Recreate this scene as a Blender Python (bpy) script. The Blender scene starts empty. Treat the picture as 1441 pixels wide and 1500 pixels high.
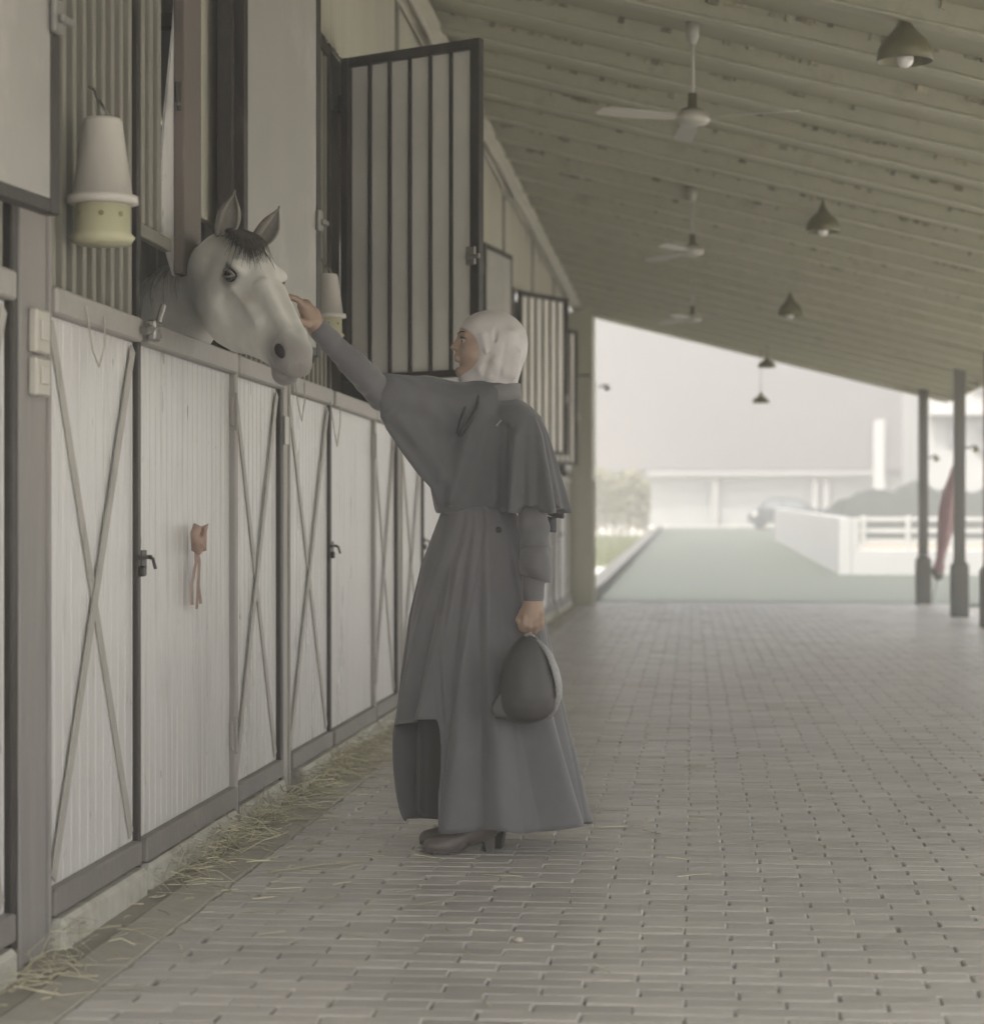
import bpy, math, random
import numpy as np
from mathutils import Vector, Matrix

random.seed(7)
rng = np.random.default_rng(7)
SC = bpy.context.scene
COL = SC.collection

# ------------------------------------------------------------------ camera
F = 3200.0                       # focal length in photograph pixels (1441 wide)
CX, VPX, HZ = 720.5, 1014.0, 768.0
CAMZ = 1.05
TH = math.atan((VPX - CX) / F)   # the camera looks a little to the left of the passage axis
TC, TS = math.cos(TH), math.sin(TH)
cam_d = bpy.data.cameras.new('camera')
cam = bpy.data.objects.new('camera', cam_d)
COL.objects.link(cam)
cam.location = (0, 0, CAMZ)
cam.rotation_euler = (math.radians(90), 0, TH)
cam_d.sensor_fit = 'HORIZONTAL'
cam_d.sensor_width = 36.0
cam_d.lens = 36.0 * F / 1441.0
cam_d.shift_y = 18.0 / 1441.0
cam_d.clip_start = 0.1
cam_d.clip_end = 2000.0
cam_d.dof.use_dof = True
cam_d.dof.focus_distance = 7.05
cam_d.dof.aperture_fstop = 3.4
SC.camera = cam

# ------------------------------------------------------------------ sky, sun, exposure
SUN_EL, SUN_AZ = math.radians(64), math.radians(200)     # azimuth clockwise from +Y
world = bpy.data.worlds.new('World')
SC.world = world
world.use_nodes = True
wn = world.node_tree.nodes
wn.clear()
sky = wn.new('ShaderNodeTexSky')
sky.sky_type = 'NISHITA'
sky.sun_disc = False
sky.sun_elevation = SUN_EL
sky.sun_rotation = SUN_AZ
sky.dust_density = 6.0
sky.air_density = 1.0
sky.ozone_density = 0.6
hsv = wn.new('ShaderNodeHueSaturation')
hsv.inputs['Saturation'].default_value = 0.30
bg = wn.new('ShaderNodeBackground')
bg.inputs['Strength'].default_value = 0.15
wo = wn.new('ShaderNodeOutputWorld')
world.node_tree.links.new(sky.outputs[0], hsv.inputs['Color'])
world.node_tree.links.new(hsv.outputs[0], bg.inputs[0])
world.node_tree.links.new(bg.outputs[0], wo.inputs[0])

sun_d = bpy.data.lights.new('sun', 'SUN')
sun_d.energy = 2.0
sun_d.angle = math.radians(6)
sun_d.color = (1.0, 0.965, 0.91)
sun = bpy.data.objects.new('sun', sun_d)
COL.objects.link(sun)
sdir = Vector((math.sin(SUN_AZ) * math.cos(SUN_EL), math.cos(SUN_AZ) * math.cos(SUN_EL), math.sin(SUN_EL)))
sun.rotation_euler = sdir.to_track_quat('Z', 'Y').to_euler()
sun.location = (0, 0, 30)

vs = SC.view_settings
vs.view_transform = 'Standard'
vs.look = 'None'
vs.exposure = 1.66
vs.gamma = 1.0
vs.use_curve_mapping = False
SC.cycles.max_bounces = 10
SC.cycles.diffuse_bounces = 6
SC.cycles.use_denoising = True
SC.cycles.volume_bounces = 1
SC.cycles.volume_step_rate = 4.0
HAZE = .0060

# ------------------------------------------------------------------ helpers: measuring
def ray(px, py, d):
    """world point seen at a photograph pixel, d metres in front of the lens"""
    xc = (px - CX) / F * d
    return Vector((xc * TC - d * TS, xc * TS + d * TC, CAMZ + (HZ - py) / F * d))
def dep(X, Y):
    return -X * TS + Y * TC
def wall_y(px, X):
    return (F * (-X) / TC / (VPX - px) + X * TS) / TC
def proj(p):
    d = dep(p[0], p[1])
    return CX + F * (p[0] * TC + p[1] * TS) / d, HZ - F * (p[2] - CAMZ) / d, d

# ------------------------------------------------------------------ helpers: objects
def link(o, parent=None, world_verts=True):
    COL.objects.link(o)
    if parent is not None:
        o.parent = parent
        if world_verts:
            root, m = parent, Matrix.Identity(4)
            chain = []
            while root is not None:
                chain.append(root); root = root.parent
            for r in reversed(chain):
                m = m @ r.matrix_parent_inverse @ r.matrix_basis
            o.matrix_parent_inverse = m.inverted()
    return o
def tag(o, label, cat, group=None, kind=None):
    o['label'] = label
    if cat: o['category'] = cat
    if group: o['group'] = group
    if kind: o['kind'] = kind
    return o
def thing(name, loc, label, cat, group=None, rotz=0.0):
    o = bpy.data.objects.new(name, None)
    o.empty_display_size = 0.1
    COL.objects.link(o)
    o.location = loc
    o.rotation_euler = (0, 0, rotz)
    return tag(o, label, cat, group)
def mesh_obj(name, verts, faces, mat, parent=None, smooth=False, wv=True):
    me = bpy.data.meshes.new(name)
    if isinstance(verts, np.ndarray): verts = verts.tolist()
    if isinstance(faces, np.ndarray): faces = faces.tolist()
    me.from_pydata(verts, [], faces)
    me.update()
    if smooth: me.shade_smooth()
    if mat is not None: me.materials.append(mat)
    o = bpy.data.objects.new(name, me)
    return link(o, parent, wv)
def copy_tree(o, parent=None):
    c = o.copy(); COL.objects.link(c); c.parent = parent
    for ch in list(o.children): copy_tree(ch, c)
    return c

class MB:
    """collects simple shapes into one mesh"""
    def __init__(s): s.v = []; s.f = []; s.sm = False
    def add(s, vs, fs):
        b = len(s.v)
        s.v += [tuple(p) for p in vs]
        s.f += [tuple(i + b for i in f) for f in fs]
        return s
    def box(s, a, b, bev=0.0, fr=None):
        """axis box a..b, or in a frame fr = (origin, ex, ey, ez)"""
        (x0, y0, z0), (x1, y1, z1) = a, b
        if x0 > x1: x0, x1 = x1, x0
        if y0 > y1: y0, y1 = y1, y0
        if z0 > z1: z0, z1 = z1, z0
        if bev <= 0:
            vs = [(x, y, z) for x in (x0, x1) for y in (y0, y1) for z in (z0, z1)]
            fs = [(0, 1, 3, 2), (4, 6, 7, 5), (0, 4, 5, 1), (2, 3, 7, 6), (0, 2, 6, 4), (1, 5, 7, 3)]
        else:
            e = min(bev, (x1 - x0) * .45, (y1 - y0) * .45, (z1 - z0) * .45)
            vs = []; key = {}
            for i in (0, 1):
                for j in (0, 1):
                    for k in (0, 1):
                        c = ((x0, x1)[i], (y0, y1)[j], (z0, z1)[k])
                        n = ((e, -e)[i], (e, -e)[j], (e, -e)[k])
                        for ax in range(3):      # vertex on face normal to ax
                            p = [c[q] + (0 if q == ax else n[q]) for q in range(3)]
                            key[(i, j, k, ax)] = len(vs); vs.append(tuple(p))
            K = lambda i, j, k, ax: key[(i, j, k, ax)]
            fs = []
            for i in (0, 1):
                q = [K(i, 0, 0, 0), K(i, 1, 0, 0), K(i, 1, 1, 0), K(i, 0, 1, 0)]; fs.append(q if i else q[::-1])
                q = [K(0, i, 0, 1), K(0, i, 1, 1), K(1, i, 1, 1), K(1, i, 0, 1)]; fs.append(q if i else q[::-1])
                q = [K(0, 0, i, 2), K(1, 0, i, 2), K(1, 1, i, 2), K(0, 1, i, 2)]; fs.append(q if i else q[::-1])
            for i in (0, 1):
                for j in (0, 1):
                    q = [K(i, j, 0, 0), K(i, j, 1, 0), K(i, j, 1, 1), K(i, j, 0, 1)]; fs.append(q if i == j else q[::-1])
                    q = [K(i, 0, j, 0), K(i, 0, j, 2), K(i, 1, j, 2), K(i, 1, j, 0)]; fs.append(q if i == j else q[::-1])
                    q = [K(0, i, j, 1), K(1, i, j, 1), K(1, i, j, 2), K(0, i, j, 2)]; fs.append(q if i == j else q[::-1])
            for i in (0, 1):
                for j in (0, 1):
                    for k in (0, 1):
                        t = [K(i, j, k, 0), K(i, j, k, 1), K(i, j, k, 2)]
                        fs.append(t if (i + j + k) % 2 == 1 else t[::-1])
        if fr is not None:
            o, ex, ey, ez = [Vector(q) for q in fr]
            vs = [o + ex * p[0] + ey * p[1] + ez * p[2] for p in vs]
        return s.add(vs, fs)
    def bar(s, p, q, w, t, up=(1, 0, 0), bev=0.0):
        """rectangular bar from p to q, width w across, thickness t along 'up'"""
        p, q, up = Vector(p), Vector(q), Vector(up)
        e = (q - p); L = e.length; e.normalize()
        n = (up - e * up.dot(e)).normalized()
        m = e.cross(n)
        return s.box((0, -w / 2, -t / 2), (L, w / 2, t / 2), bev, (p, e, m, n))
    def tube(s, pts, r, n=8, caps=True):
        pts = [Vector(p) for p in pts]
        rs = r if isinstance(r, (list, tuple)) else [r] * len(pts)
        rings = []
        prev = None
        for i, p in enumerate(pts):
            t = (pts[min(i + 1, len(pts) - 1)] - pts[max(i - 1, 0)]).normalized()
            if prev is None:
                a = Vector((0, 0, 1)) if abs(t.z) < .9 else Vector((1, 0, 0))
                u = (a - t * a.dot(t)).normalized()
            else:
                u = (prev - t * prev.dot(t)).normalized()
            prev = u; w = t.cross(u)
            rings.append([p + (u * math.cos(2 * math.pi * k / n) + w * math.sin(2 * math.pi * k / n)) * rs[i] for k in range(n)])
        vs = [q for R in rings for q in R]; fs = []
        for i in range(len(pts) - 1):
            for k in range(n):
                fs.append((i * n + k, i * n + (k + 1) % n, (i + 1) * n + (k + 1) % n, (i + 1) * n + k))
        if caps:
            fs.append(tuple(range(n))[::-1]); fs.append(tuple((len(pts) - 1) * n + k for k in range(n)))
        return s.add(vs, fs)
    def lathe(s, prof, c=(0, 0, 0), n=24, fr=None):
        """profile of (r, z)"""
        vs = []; fs = []
        for r, z in prof:
            for k in range(n):
                a = 2 * math.pi * k / n
                p = Vector((r * math.cos(a), r * math.sin(a), z))
                if fr is not None: p = fr[0] * p.x + fr[1] * p.y + fr[2] * p.z
                vs.append(Vector(c) + p)
        for i in range(len(prof) - 1):
            for k in range(n):
                fs.append((i * n + k, i * n + (k + 1) % n, (i + 1) * n + (k + 1) % n, (i + 1) * n + k))
        return s.add(vs, fs)
    def poly(s, pts): return s.add(pts, [tuple(range(len(pts)))])
    def prism(s, pts, off):
        """polygon pts extruded by vector off"""
        n = len(pts); off = Vector(off)
        vs = [Vector(p) for p in pts] + [Vector(p) + off for p in pts]
        fs = [tuple(range(n))[::-1], tuple(range(n, 2 * n))]
        fs += [(i, (i + 1) % n, n + (i + 1) % n, n + i) for i in range(n)]
        return s.add(vs, fs)
    def build(s, name, mat, parent=None, smooth=False, wv=True):
        return mesh_obj(name, s.v, s.f, mat, parent, smooth, wv)

# ------------------------------------------------------------------ helpers: materials
def nodes_of(m):
    m.use_nodes = True
    return m.node_tree.nodes, m.node_tree.links
def mat(name, col, rough=.6, var=.12, scale=6.0, stretch=(1, 1, 1), bump=.15, bscale=40.0, metal=0.0,
        dirt=None, dirt_amt=0.0, dirt_scale=3.0, dirt_stretch=(1, 1, 1), rand=0.0, spec=.4, coat=0.0, sheen=0.0, island=False, fleck=None, wrinkle=None):
    m = bpy.data.materials.new(name)
    N, L = nodes_of(m)
    b = N['Principled BSDF']
    tc = N.new('ShaderNodeTexCoord')
    def mapped(st):
        mp = N.new('ShaderNodeMapping'); mp.inputs['Scale'].default_value = st
        L.new(tc.outputs['Object'], mp.inputs[0]); return mp.outputs[0]
    n1 = N.new('ShaderNodeTexNoise'); n1.inputs['Scale'].default_value = scale; n1.inputs['Detail'].default_value = 6
    n1.inputs['Roughness'].default_value = .65
    L.new(mapped(stretch), n1.inputs['Vector'])
    mr = N.new('ShaderNodeMapRange')
    mr.inputs['From Min'].default_value = .3; mr.inputs['From Max'].default_value = .7
    mr.inputs['To Min'].default_value = 1 - var; mr.inputs['To Max'].default_value = 1 + var
    L.new(n1.outputs['Fac'], mr.inputs['Value'])
    fac = mr.outputs[0]
    if rand > 0:
        oi = N.new('ShaderNodeObjectInfo')
        src = oi.outputs['Random']
        if island:
            ge = N.new('ShaderNodeNewGeometry')
            ad = N.new('ShaderNodeMath'); ad.operation = 'ADD'
            L.new(oi.outputs['Random'], ad.inputs[0]); L.new(ge.outputs['Random Per Island'], ad.inputs[1])
            fr = N.new('ShaderNodeMath'); fr.operation = 'FRACT'; L.new(ad.outputs[0], fr.inputs[0])
            src = fr.outputs[0]
        m2 = N.new('ShaderNodeMapRange')
        m2.inputs['To Min'].default_value = 1 - rand; m2.inputs['To Max'].default_value = 1 + rand
        L.new(src, m2.inputs['Value'])
        mu = N.new('ShaderNodeMath'); mu.operation = 'MULTIPLY'
        L.new(fac, mu.inputs[0]); L.new(m2.outputs[0], mu.inputs[1]); fac = mu.outputs[0]
    sc = N.new('ShaderNodeVectorMath'); sc.operation = 'SCALE'
    sc.inputs[0].default_value = col[:3]
    L.new(fac, sc.inputs['Scale'])
    colout = sc.outputs[0]
    if dirt is not None:
        n2 = N.new('ShaderNodeTexNoise'); n2.inputs['Scale'].default_value = dirt_scale; n2.inputs['Detail'].default_value = 8
        n2.inputs['Roughness'].default_value = .7
        L.new(mapped(dirt_stretch), n2.inputs['Vector'])
        cr = N.new('ShaderNodeMapRange'); cr.inputs['From Min'].default_value = .52; cr.inputs['From Max'].default_value = .72
        cr.inputs['To Max'].default_value = dirt_amt
        L.new(n2.outputs['Fac'], cr.inputs['Value'])
        mx = N.new('ShaderNodeMix'); mx.data_type = 'RGBA'
        L.new(cr.outputs[0], mx.inputs['Factor']); L.new(colout, mx.inputs[6]); mx.inputs[7].default_value = (*dirt, 1)
        colout = mx.outputs[2]
    if fleck is not None:      # small dark chips and scuffs
        n4 = N.new('ShaderNodeTexNoise'); n4.inputs['Scale'].default_value = 9; n4.inputs['Detail'].default_value = 3; n4.inputs['Roughness'].default_value = .5
        L.new(mapped((6, 6, 1.3)), n4.inputs['Vector'])
        c4 = N.new('ShaderNodeMapRange'); c4.inputs['From Min'].default_value = .70; c4.inputs['From Max'].default_value = .74; c4.inputs['To Max'].default_value = .8
        L.new(n4.outputs['Fac'], c4.inputs['Value'])
        mx4 = N.new('ShaderNodeMix'); mx4.data_type = 'RGBA'
        L.new(c4.outputs[0], mx4.inputs['Factor']); L.new(colout, mx4.inputs[6]); mx4.inputs[7].default_value = (*fleck, 1)
        colout = mx4.outputs[2]
    L.new(colout, b.inputs['Base Color'])
    rr = N.new('ShaderNodeMapRange'); rr.inputs['To Min'].default_value = max(.05, rough - .1); rr.inputs['To Max'].default_value = min(1, rough + .1)
    L.new(n1.outputs['Fac'], rr.inputs['Value']); L.new(rr.outputs[0], b.inputs['Roughness'])
    b.inputs['Metallic'].default_value = metal
    b.inputs['Specular IOR Level'].default_value = spec
    if coat: b.inputs['Coat Weight'].default_value = coat
    if sheen: b.inputs['Sheen Weight'].default_value = sheen; b.inputs['Sheen Roughness'].default_value = .5
    if bump > 0:
        n3 = N.new('ShaderNodeTexNoise'); n3.inputs['Scale'].default_value = bscale; n3.inputs['Detail'].default_value = 5
        L.new(tc.outputs['Object'], n3.inputs['Vector'])
        bp = N.new('ShaderNodeBump'); bp.inputs['Strength'].default_value = bump; bp.inputs['Distance'].default_value = .01
        L.new(n3.outputs['Fac'], bp.inputs['Height']); L.new(bp.outputs[0], b.inputs['Normal'])
        if wrinkle is not None:      # soft creases in cloth
            n5 = N.new('ShaderNodeTexNoise'); n5.noise_type = 'RIDGED_MULTIFRACTAL'; n5.inputs['Scale'].default_value = wrinkle[0]; n5.inputs['Detail'].default_value = 1.5
            n5.inputs['Distortion'].default_value = .6
            L.new(mapped(wrinkle[2]), n5.inputs['Vector'])
            b5 = N.new('ShaderNodeBump'); b5.inputs['Strength'].default_value = wrinkle[1]; b5.inputs['Distance'].default_value = .035
            L.new(n5.outputs['Fac'], b5.inputs['Height']); L.new(b5.outputs[0], bp.inputs['Normal'])
    return m

M = {}
M['white'] = mat('white painted sheet', (.62, .605, .59), .30, .06, 3, (1, 1, .25), .06, 18, dirt=(.36, .335, .295), dirt_amt=.6, dirt_scale=4.5, dirt_stretch=(3, 3, .35), fleck=(.14, .12, .10))
M['brace'] = mat('grey painted brace', (.40, .38, .345), .5, .06, 5, (1, 1, .3), .05, 30, dirt=(.2, .18, .15), dirt_amt=.5, dirt_scale=9, dirt_stretch=(2.5, 2.5, .5))
M['rail'] = mat('grey painted rail', (.36, .34, .315), .5, .1, 5, (1, 1, 1), .2, 30, dirt=(.2, .17, .13), dirt_amt=.5, dirt_scale=5)
M['brail'] = mat('scuffed bottom rail', (.21, .195, .18), .55, .12, 6, (1, 1, 1), .25, 30, dirt=(.3, .26, .2), dirt_amt=.5, dirt_scale=6)
M['dark'] = mat('dark brown painted steel', (.026, .022, .018), .45, .15, 7, (1, 1, .4), .15, 40, dirt=(.08, .066, .056), dirt_amt=.5, dirt_scale=8, dirt_stretch=(2, 2, .6))
M['bar'] = mat('galvanised bar', (.22, .21, .17), .5, .12, 6, (1, 1, .3), .1, 40)
M['board_dim'] = mat('light-dimmed gate backing board', (.33, .32, .29), .5, .10, 1.6, (1, 1, .7), .1, 12, dirt=(.5, .48, .45), dirt_amt=.7, dirt_scale=1.6, dirt_stretch=(1, 1, .8))  # same board, colour darkened to offset strong light on the folded gates
M['board'] = mat('shade-lifted pale gate backing board', (.78, .755, .69), .5, .10, 1.6, (1, 1, .7), .1, 12, dirt=(.72, .70, .66), dirt_amt=.8, dirt_scale=1.6, dirt_stretch=(1, 1, .8))  # same board, colour lightened to offset weak light on the open gate
M['column'] = mat('grey painted column', (.36, .34, .315), .55, .12, 4, (1, 1, .3), .2, 25, dirt=(.40, .38, .35), dirt_amt=.6, dirt_scale=3, dirt_stretch=(2, 2, .3))
M['olive'] = mat('olive grey wall cladding', (.46, .445, .36), .55, .09, 3, (1, 1, .2), .12, 20, dirt=(.34, .32, .25), dirt_amt=.4, dirt_scale=4, dirt_stretch=(2, 2, .3))
M['ceil'] = mat('olive white roof lining', (.40, .395, .295), .75, .07, 2.2, (1, 1, 1), .25, 22, dirt=(.30, .28, .20), dirt_amt=.45, dirt_scale=1.8, rand=.04)
M['beam'] = mat('roof beam paint', (.44, .435, .335), .7, .10, 5, (1, 1, 1), .4, 30, dirt=(.26, .24, .17), dirt_amt=.6, dirt_scale=5)
M['crust'] = mat('crumbling sealant', (.34, .32, .235), .9, .3, 30, (1, 1, 1), .4, 60, rand=.35, island=True)
M['paver'] = mat('concrete paver', (.405, .382, .352), .31, .12, 16, (1, 1, 1), .18, 90, dirt=(.30, .28, .23), dirt_amt=.75, dirt_scale=1.1, rand=.16, island=True, spec=.5)
M['bed'] = mat('sandy joint bed', (.23, .215, .175), .9, .2, 20, (1, 1, 1), .3, 80)
M['gutter'] = mat('dusty concrete gutter', (.27, .25, .21), .75, .14, 4, (1, .4, 1), .3, 40, dirt=(.30, .265, .19), dirt_amt=.6, dirt_scale=3)
M['column0'] = mat('shaded grey near column', (.255, .24, .225), .55, .12, 4, (1, 1, .3), .2, 25, dirt=(.33, .31, .29), dirt_amt=.6, dirt_scale=3, dirt_stretch=(2, 2, .3))  # darker copy of the column grey, its shade put into the colour
M['kerb'] = mat('flat kerb stone', (.38, .355, .305), .7, .12, 5, (1, 1, 1), .3, 50, dirt=(.20, .185, .15), dirt_amt=.5, dirt_scale=3, rand=.07)
M['curb'] = mat('pale concrete upstand', (.47, .455, .40), .8, .14, 7, (1, 1, 1), .4, 40, dirt=(.22, .2, .14), dirt_amt=.7, dirt_scale=5)
M['straw'] = mat('dry straw', (.43, .40, .28), .7, .15, 8, rand=.45, island=True, bump=0)
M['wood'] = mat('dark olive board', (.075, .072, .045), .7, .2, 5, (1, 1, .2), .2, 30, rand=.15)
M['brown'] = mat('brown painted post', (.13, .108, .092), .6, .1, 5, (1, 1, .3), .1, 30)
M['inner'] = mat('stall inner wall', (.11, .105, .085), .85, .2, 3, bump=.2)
M['steel'] = mat('worn bare steel', (.30, .29, .27), .4, .2, 20, metal=.7, bump=.1)
M['plastic'] = mat('off white plastic', (.55, .52, .47), .45, .04, 6, bump=.03)
M['yellow'] = mat('pale yellow plastic', (.47, .455, .30), .4, .05, 6, bump=.03)
M['spot'] = mat('dark entry hole', (.20, .185, .07), .6, .1)
M['switch'] = mat('cream switch box', (.50, .48, .42), .4, .05, 6, bump=.03)
M['fan'] = mat('dusty white fan paint', (.46, .45, .39), .4, .08, 8, bump=.05)
M['lamp'] = mat('olive enamel shade', (.16, .15, .085), .45, .10, 8, bump=.05)
M['bulb'] = mat('opal bulb glass', (.78, .76, .72), .15, .02, 6, bump=0, coat=.5)
M['cloth'] = mat('grey twill', (.123, .121, .127), .85, .10, 5, bump=.12, bscale=260, sheen=.25, wrinkle=(5.5, .8, (1, 1, .20)))
M['cape'] = mat('grey cape cloth', (.099, .099, .104), .82, .10, 5, bump=.10, bscale=260, sheen=.25, wrinkle=(6.5, 1.0, (1, 1, .40)))
M['collar'] = mat('grey collar cloth', (.165, .163, .160), .82, .05, 9, bump=.1, bscale=260, sheen=.2)
M['lining'] = mat('dark skirt lining', (.024, .025, .025), .85, .08, 9, bump=.1, bscale=200, sheen=.2)
M['tie'] = mat('charcoal ribbon', (.045, .045, .044), .6, .08, 9, bump=.05)
M['hijab'] = mat('pale pink grey satin', (.50, .475, .46), .55, .03, 6, bump=.06, bscale=220, sheen=.2, wrinkle=(7, .35, (1, 1, .4)))
M['skin'] = mat('skin', (.33, .232, .175), .5, .05, 30, bump=.06, bscale=200)
M['shoe'] = mat('brown grey leather', (.11, .092, .082), .4, .15, 14, bump=.15, bscale=80)
M['heel'] = mat('dark heel', (.035, .03, .028), .4, .1)
M['helmet'] = mat('matt charcoal shell', (.068, .066, .065), .55, .06, 12, bump=.06, bscale=300)
M['glit'] = mat('silver glitter band', (.27, .268, .265), .4, .45, 160, metal=.3, bump=.5, bscale=260)
M['peach'] = mat('faded peach ribbon', (.40, .275, .225), .65, .15, 20, bump=.1)
M['hair'] = mat('dark grey horse hair', (.085, .078, .07), .6, .2, 30, rand=.3, island=True, bump=0)
M['mane'] = mat('pale horse hair', (.46, .45, .41), .6, .2, 30, rand=.3, island=True, bump=0)
M['eye'] = mat('dark glossy eye', (.012, .010, .009), .08, .1, bump=0, coat=1.0)
M['eyew'] = mat('eye white', (.36, .33, .30), .2, .02, bump=0)
M['brow'] = mat('dark brow hair', (.03, .022, .016), .7, .1, bump=0)
M['lip'] = mat('lip', (.36, .17, .14), .4, .05, bump=0)
M['ground'] = mat('pale dusty ground', (.44, .415, .37), .9, .08, .6, bump=.2, bscale=5)
M['road'] = mat('grey asphalt road', (.066, .073, .060), .8, .07, .8, bump=.15, bscale=8, dirt=(.09, .093, .078), dirt_amt=.6, dirt_scale=.5)
M['sand'] = mat('pale paddock sand', (.24, .20, .16), .9, .06, 1.0, bump=.2, bscale=6)
M['plaster'] = mat('white plaster', (.34, .335, .322), .8, .04, .6, bump=.1, bscale=10)
M['facade'] = mat('pale pink grey facade', (.115, .105, .105), .85, .03, .3, bump=.1, bscale=4)
M['trim'] = mat('grey trim', (.24, .235, .225), .7, .05)
M['rkerb'] = mat('worn road kerb', (.10, .097, .09), .8, .1)
M['plaster2'] = mat('old white plaster', (.24, .24, .235), .8, .04, .6, bump=.1, bscale=10)
M['glass'] = mat('window glass', (.20, .20, .21), .15, .05, bump=0, spec=.6)
M['fence'] = mat('white fence paint', (.38, .372, .35), .6, .04)
M['tent'] = mat('grey green tarpaulin', (.035, .038, .033), .8, .07, 1.5, bump=.2, bscale=5)
M['car'] = mat('dusty dark car paint', (.05, .053, .053), .35, .06, 4, bump=0, coat=.4)
M['tyre'] = mat('tyre rubber', (.04, .04, .04), .8, .1)
M['leaf'] = mat('hedge leaf', (.20, .19, .13), .7, .2, 3, rand=.35, island=True, bump=0)
M['twig'] = mat('brown twig', (.12, .09, .06), .8, .2, 6)
M['grass'] = mat('grass blade', (.12, .13, .07), .7, .2, 3, rand=.3, island=True, bump=0)
M['mauve'] = mat('faded mauve canvas', (.26, .17, .17), .8, .12, 8, bump=.2, bscale=60)
M['post'] = mat('grey green post paint', (.105, .102, .09), .5, .1, 6, (1, 1, .3), .1, 30)
M['cable'] = mat('dusty white cable', (.42, .40, .34), .6, .08)
M['pebble'] = mat('pale pebble', (.42, .39, .33), .8, .1, 30)
# ================================================================== the ground
def ground_z(Y):
    return 0.0 if Y < 31 else min(.0125 * (Y - 31), 1.05)
def terrain(name, x0, x1, ys, dz, m, nx=1):
    vs = []; fs = []
    for Y in ys:
        for i in range(nx + 1):
            vs.append((x0 + (x1 - x0) * i / nx, Y, ground_z(Y) + dz))
    for j in range(len(ys) - 1):
        for i in range(nx):
            a = j * (nx + 1) + i
            fs.append((a, a + 1, a + nx + 2, a + nx + 1))
    o = mesh_obj(name, vs, fs, m)
    o['kind'] = 'structure'
    return o
YS = [-300, -40, 0, 29.4, 31] + [31 + 7 * i for i in range(1, 13)] + [140, 400]
terrain('ground', -300, 300, YS, -.06, M['ground'])
road = terrain('road', -1.35, 60, [29.45, 31, 38, 45, 52, 59, 66, 73, 80, 87, 94, 101, 108], -.045, M['road'])

XW = -1.60          # face of the stall fronts
P = 3.335           # one stall
Y_END = 29.40
XP0 = -1.335        # paving starts here

apron = MB().box((XP0 - .3, -30, -.2), (12, 3.38, -.004)).build('apron', M['paver']); apron['kind'] = 'structure'
floor = MB().box((XP0, 3.39, -.20), (3.42, Y_END, -.012)).build('paved_floor', M['bed'])
floor['kind'] = 'structure'
gut = MB().box((XW - .12, 3.39, -.2), (-1.478, Y_END, -.006)).build('gutter', M['gutter'])
gut['kind'] = 'structure'
kroot = MB().box((-1.478, 3.39, -.2), (XP0, Y_END, -.015)).build('kerb_strip', M['bed'])
kroot['kind'] = 'structure'
kme = MB().box((-.068, -.297, -.05), (.068, .297, .0), .006)
kmesh = None
for i in range(42):
    y = 3.6 + i * .6
    if y > Y_END - .3: break
    if kmesh is None:
        o = kme.build('kerb_stone', M['kerb'], kroot, wv=True); kmesh = o.data
    else:
        o = bpy.data.objects.new('kerb_stone', kmesh); link(o, kroot)
    o.location = (-1.407, y, random.uniform(-.002, .002))
    o.rotation_euler = (random.uniform(-.004, .004), random.uniform(-.01, .01), random.uniform(-.004, .004))

# pavers in stretcher bond, the 300 nearest in view as single pieces
PL, PW = .22, .085
def paver_shape(l, w, dep_, b):
    top = [(-l / 2 + b, -w / 2 + b, 0), (l / 2 - b, -w / 2 + b, 0), (l / 2 - b, w / 2 - b, 0), (-l / 2 + b, w / 2 - b, 0)]
    mid = [(-l / 2, -w / 2, -b), (l / 2, -w / 2, -b), (l / 2, w / 2, -b), (-l / 2, w / 2, -b)]
    low = [(p[0], p[1], -dep_) for p in mid]
    fs = [(0, 1, 2, 3)]
    for i in range(4):
        j = (i + 1) % 4
        fs += [(i, 4 + i, 4 + j, j), (4 + i, 8 + i, 8 + j, 4 + j)]
    return np.array(top + mid + low), fs
spots = []
nrow = int((Y_END - 3.4) / PW)
for r in range(nrow):
    y = 3.4 + (r + .5) * PW
    off = (r % 2) * .5 * PL + random.gauss(0, .004)
    for i in range(-2, 22):
        x = XP0 + (i + .5) * PL + off
        if x + PL / 2 > 3.42 or x < XP0 - .02: continue
        x = max(x, XP0 + PL * .5)  if x - PL / 2 > XP0 - .02 else XP0 + .052
        yy = y - .02 * (x - .5)
        if yy > Y_END - .06: continue
        spots.append((x + random.gauss(0, .0016), yy + random.gauss(0, .0014), random.gauss(0, .0008), random.gauss(0, .005), random.gauss(0, .005), random.gauss(0, .006), x - XP0 < .06))
def in_view(s):
    px, py, d = proj((s[0], s[1], 0))
    return -20 < px < 1461 and py < 1510
seen = sorted([s for s in spots if in_view(s)], key=lambda s: dep(s[0], s[1]))
near = set(seen[:300])
variants = [paver_shape(PL - .0042 - .001 * i, PW - .0036 - .0006 * i, .045, .0042 - .0005 * i) for i in range(3)]
vmesh = []
for v, f in variants:
    me = bpy.data.meshes.new('paver'); me.from_pydata(v.tolist(), [], f); me.materials.append(M['paver']); vmesh.append(me)
hv_, hf_ = paver_shape(PL / 2 - .006, PW - .006, .045, .005)
hmesh = bpy.data.meshes.new('paver'); hmesh.from_pydata(hv_.tolist(), [], hf_); hmesh.materials.append(M['paver'])
for s in seen[:300]:
    o = bpy.data.objects.new('paver', hmesh if s[6] else random.choice(vmesh))
    link(o, floor)
    o.location = (s[0], s[1], s[2]); o.rotation_euler = (s[3], s[4], s[5])
rest = [s for s in spots if s not in near]
bv, bf = variants[0]
av = np.zeros((len(rest), 12, 3))
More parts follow.
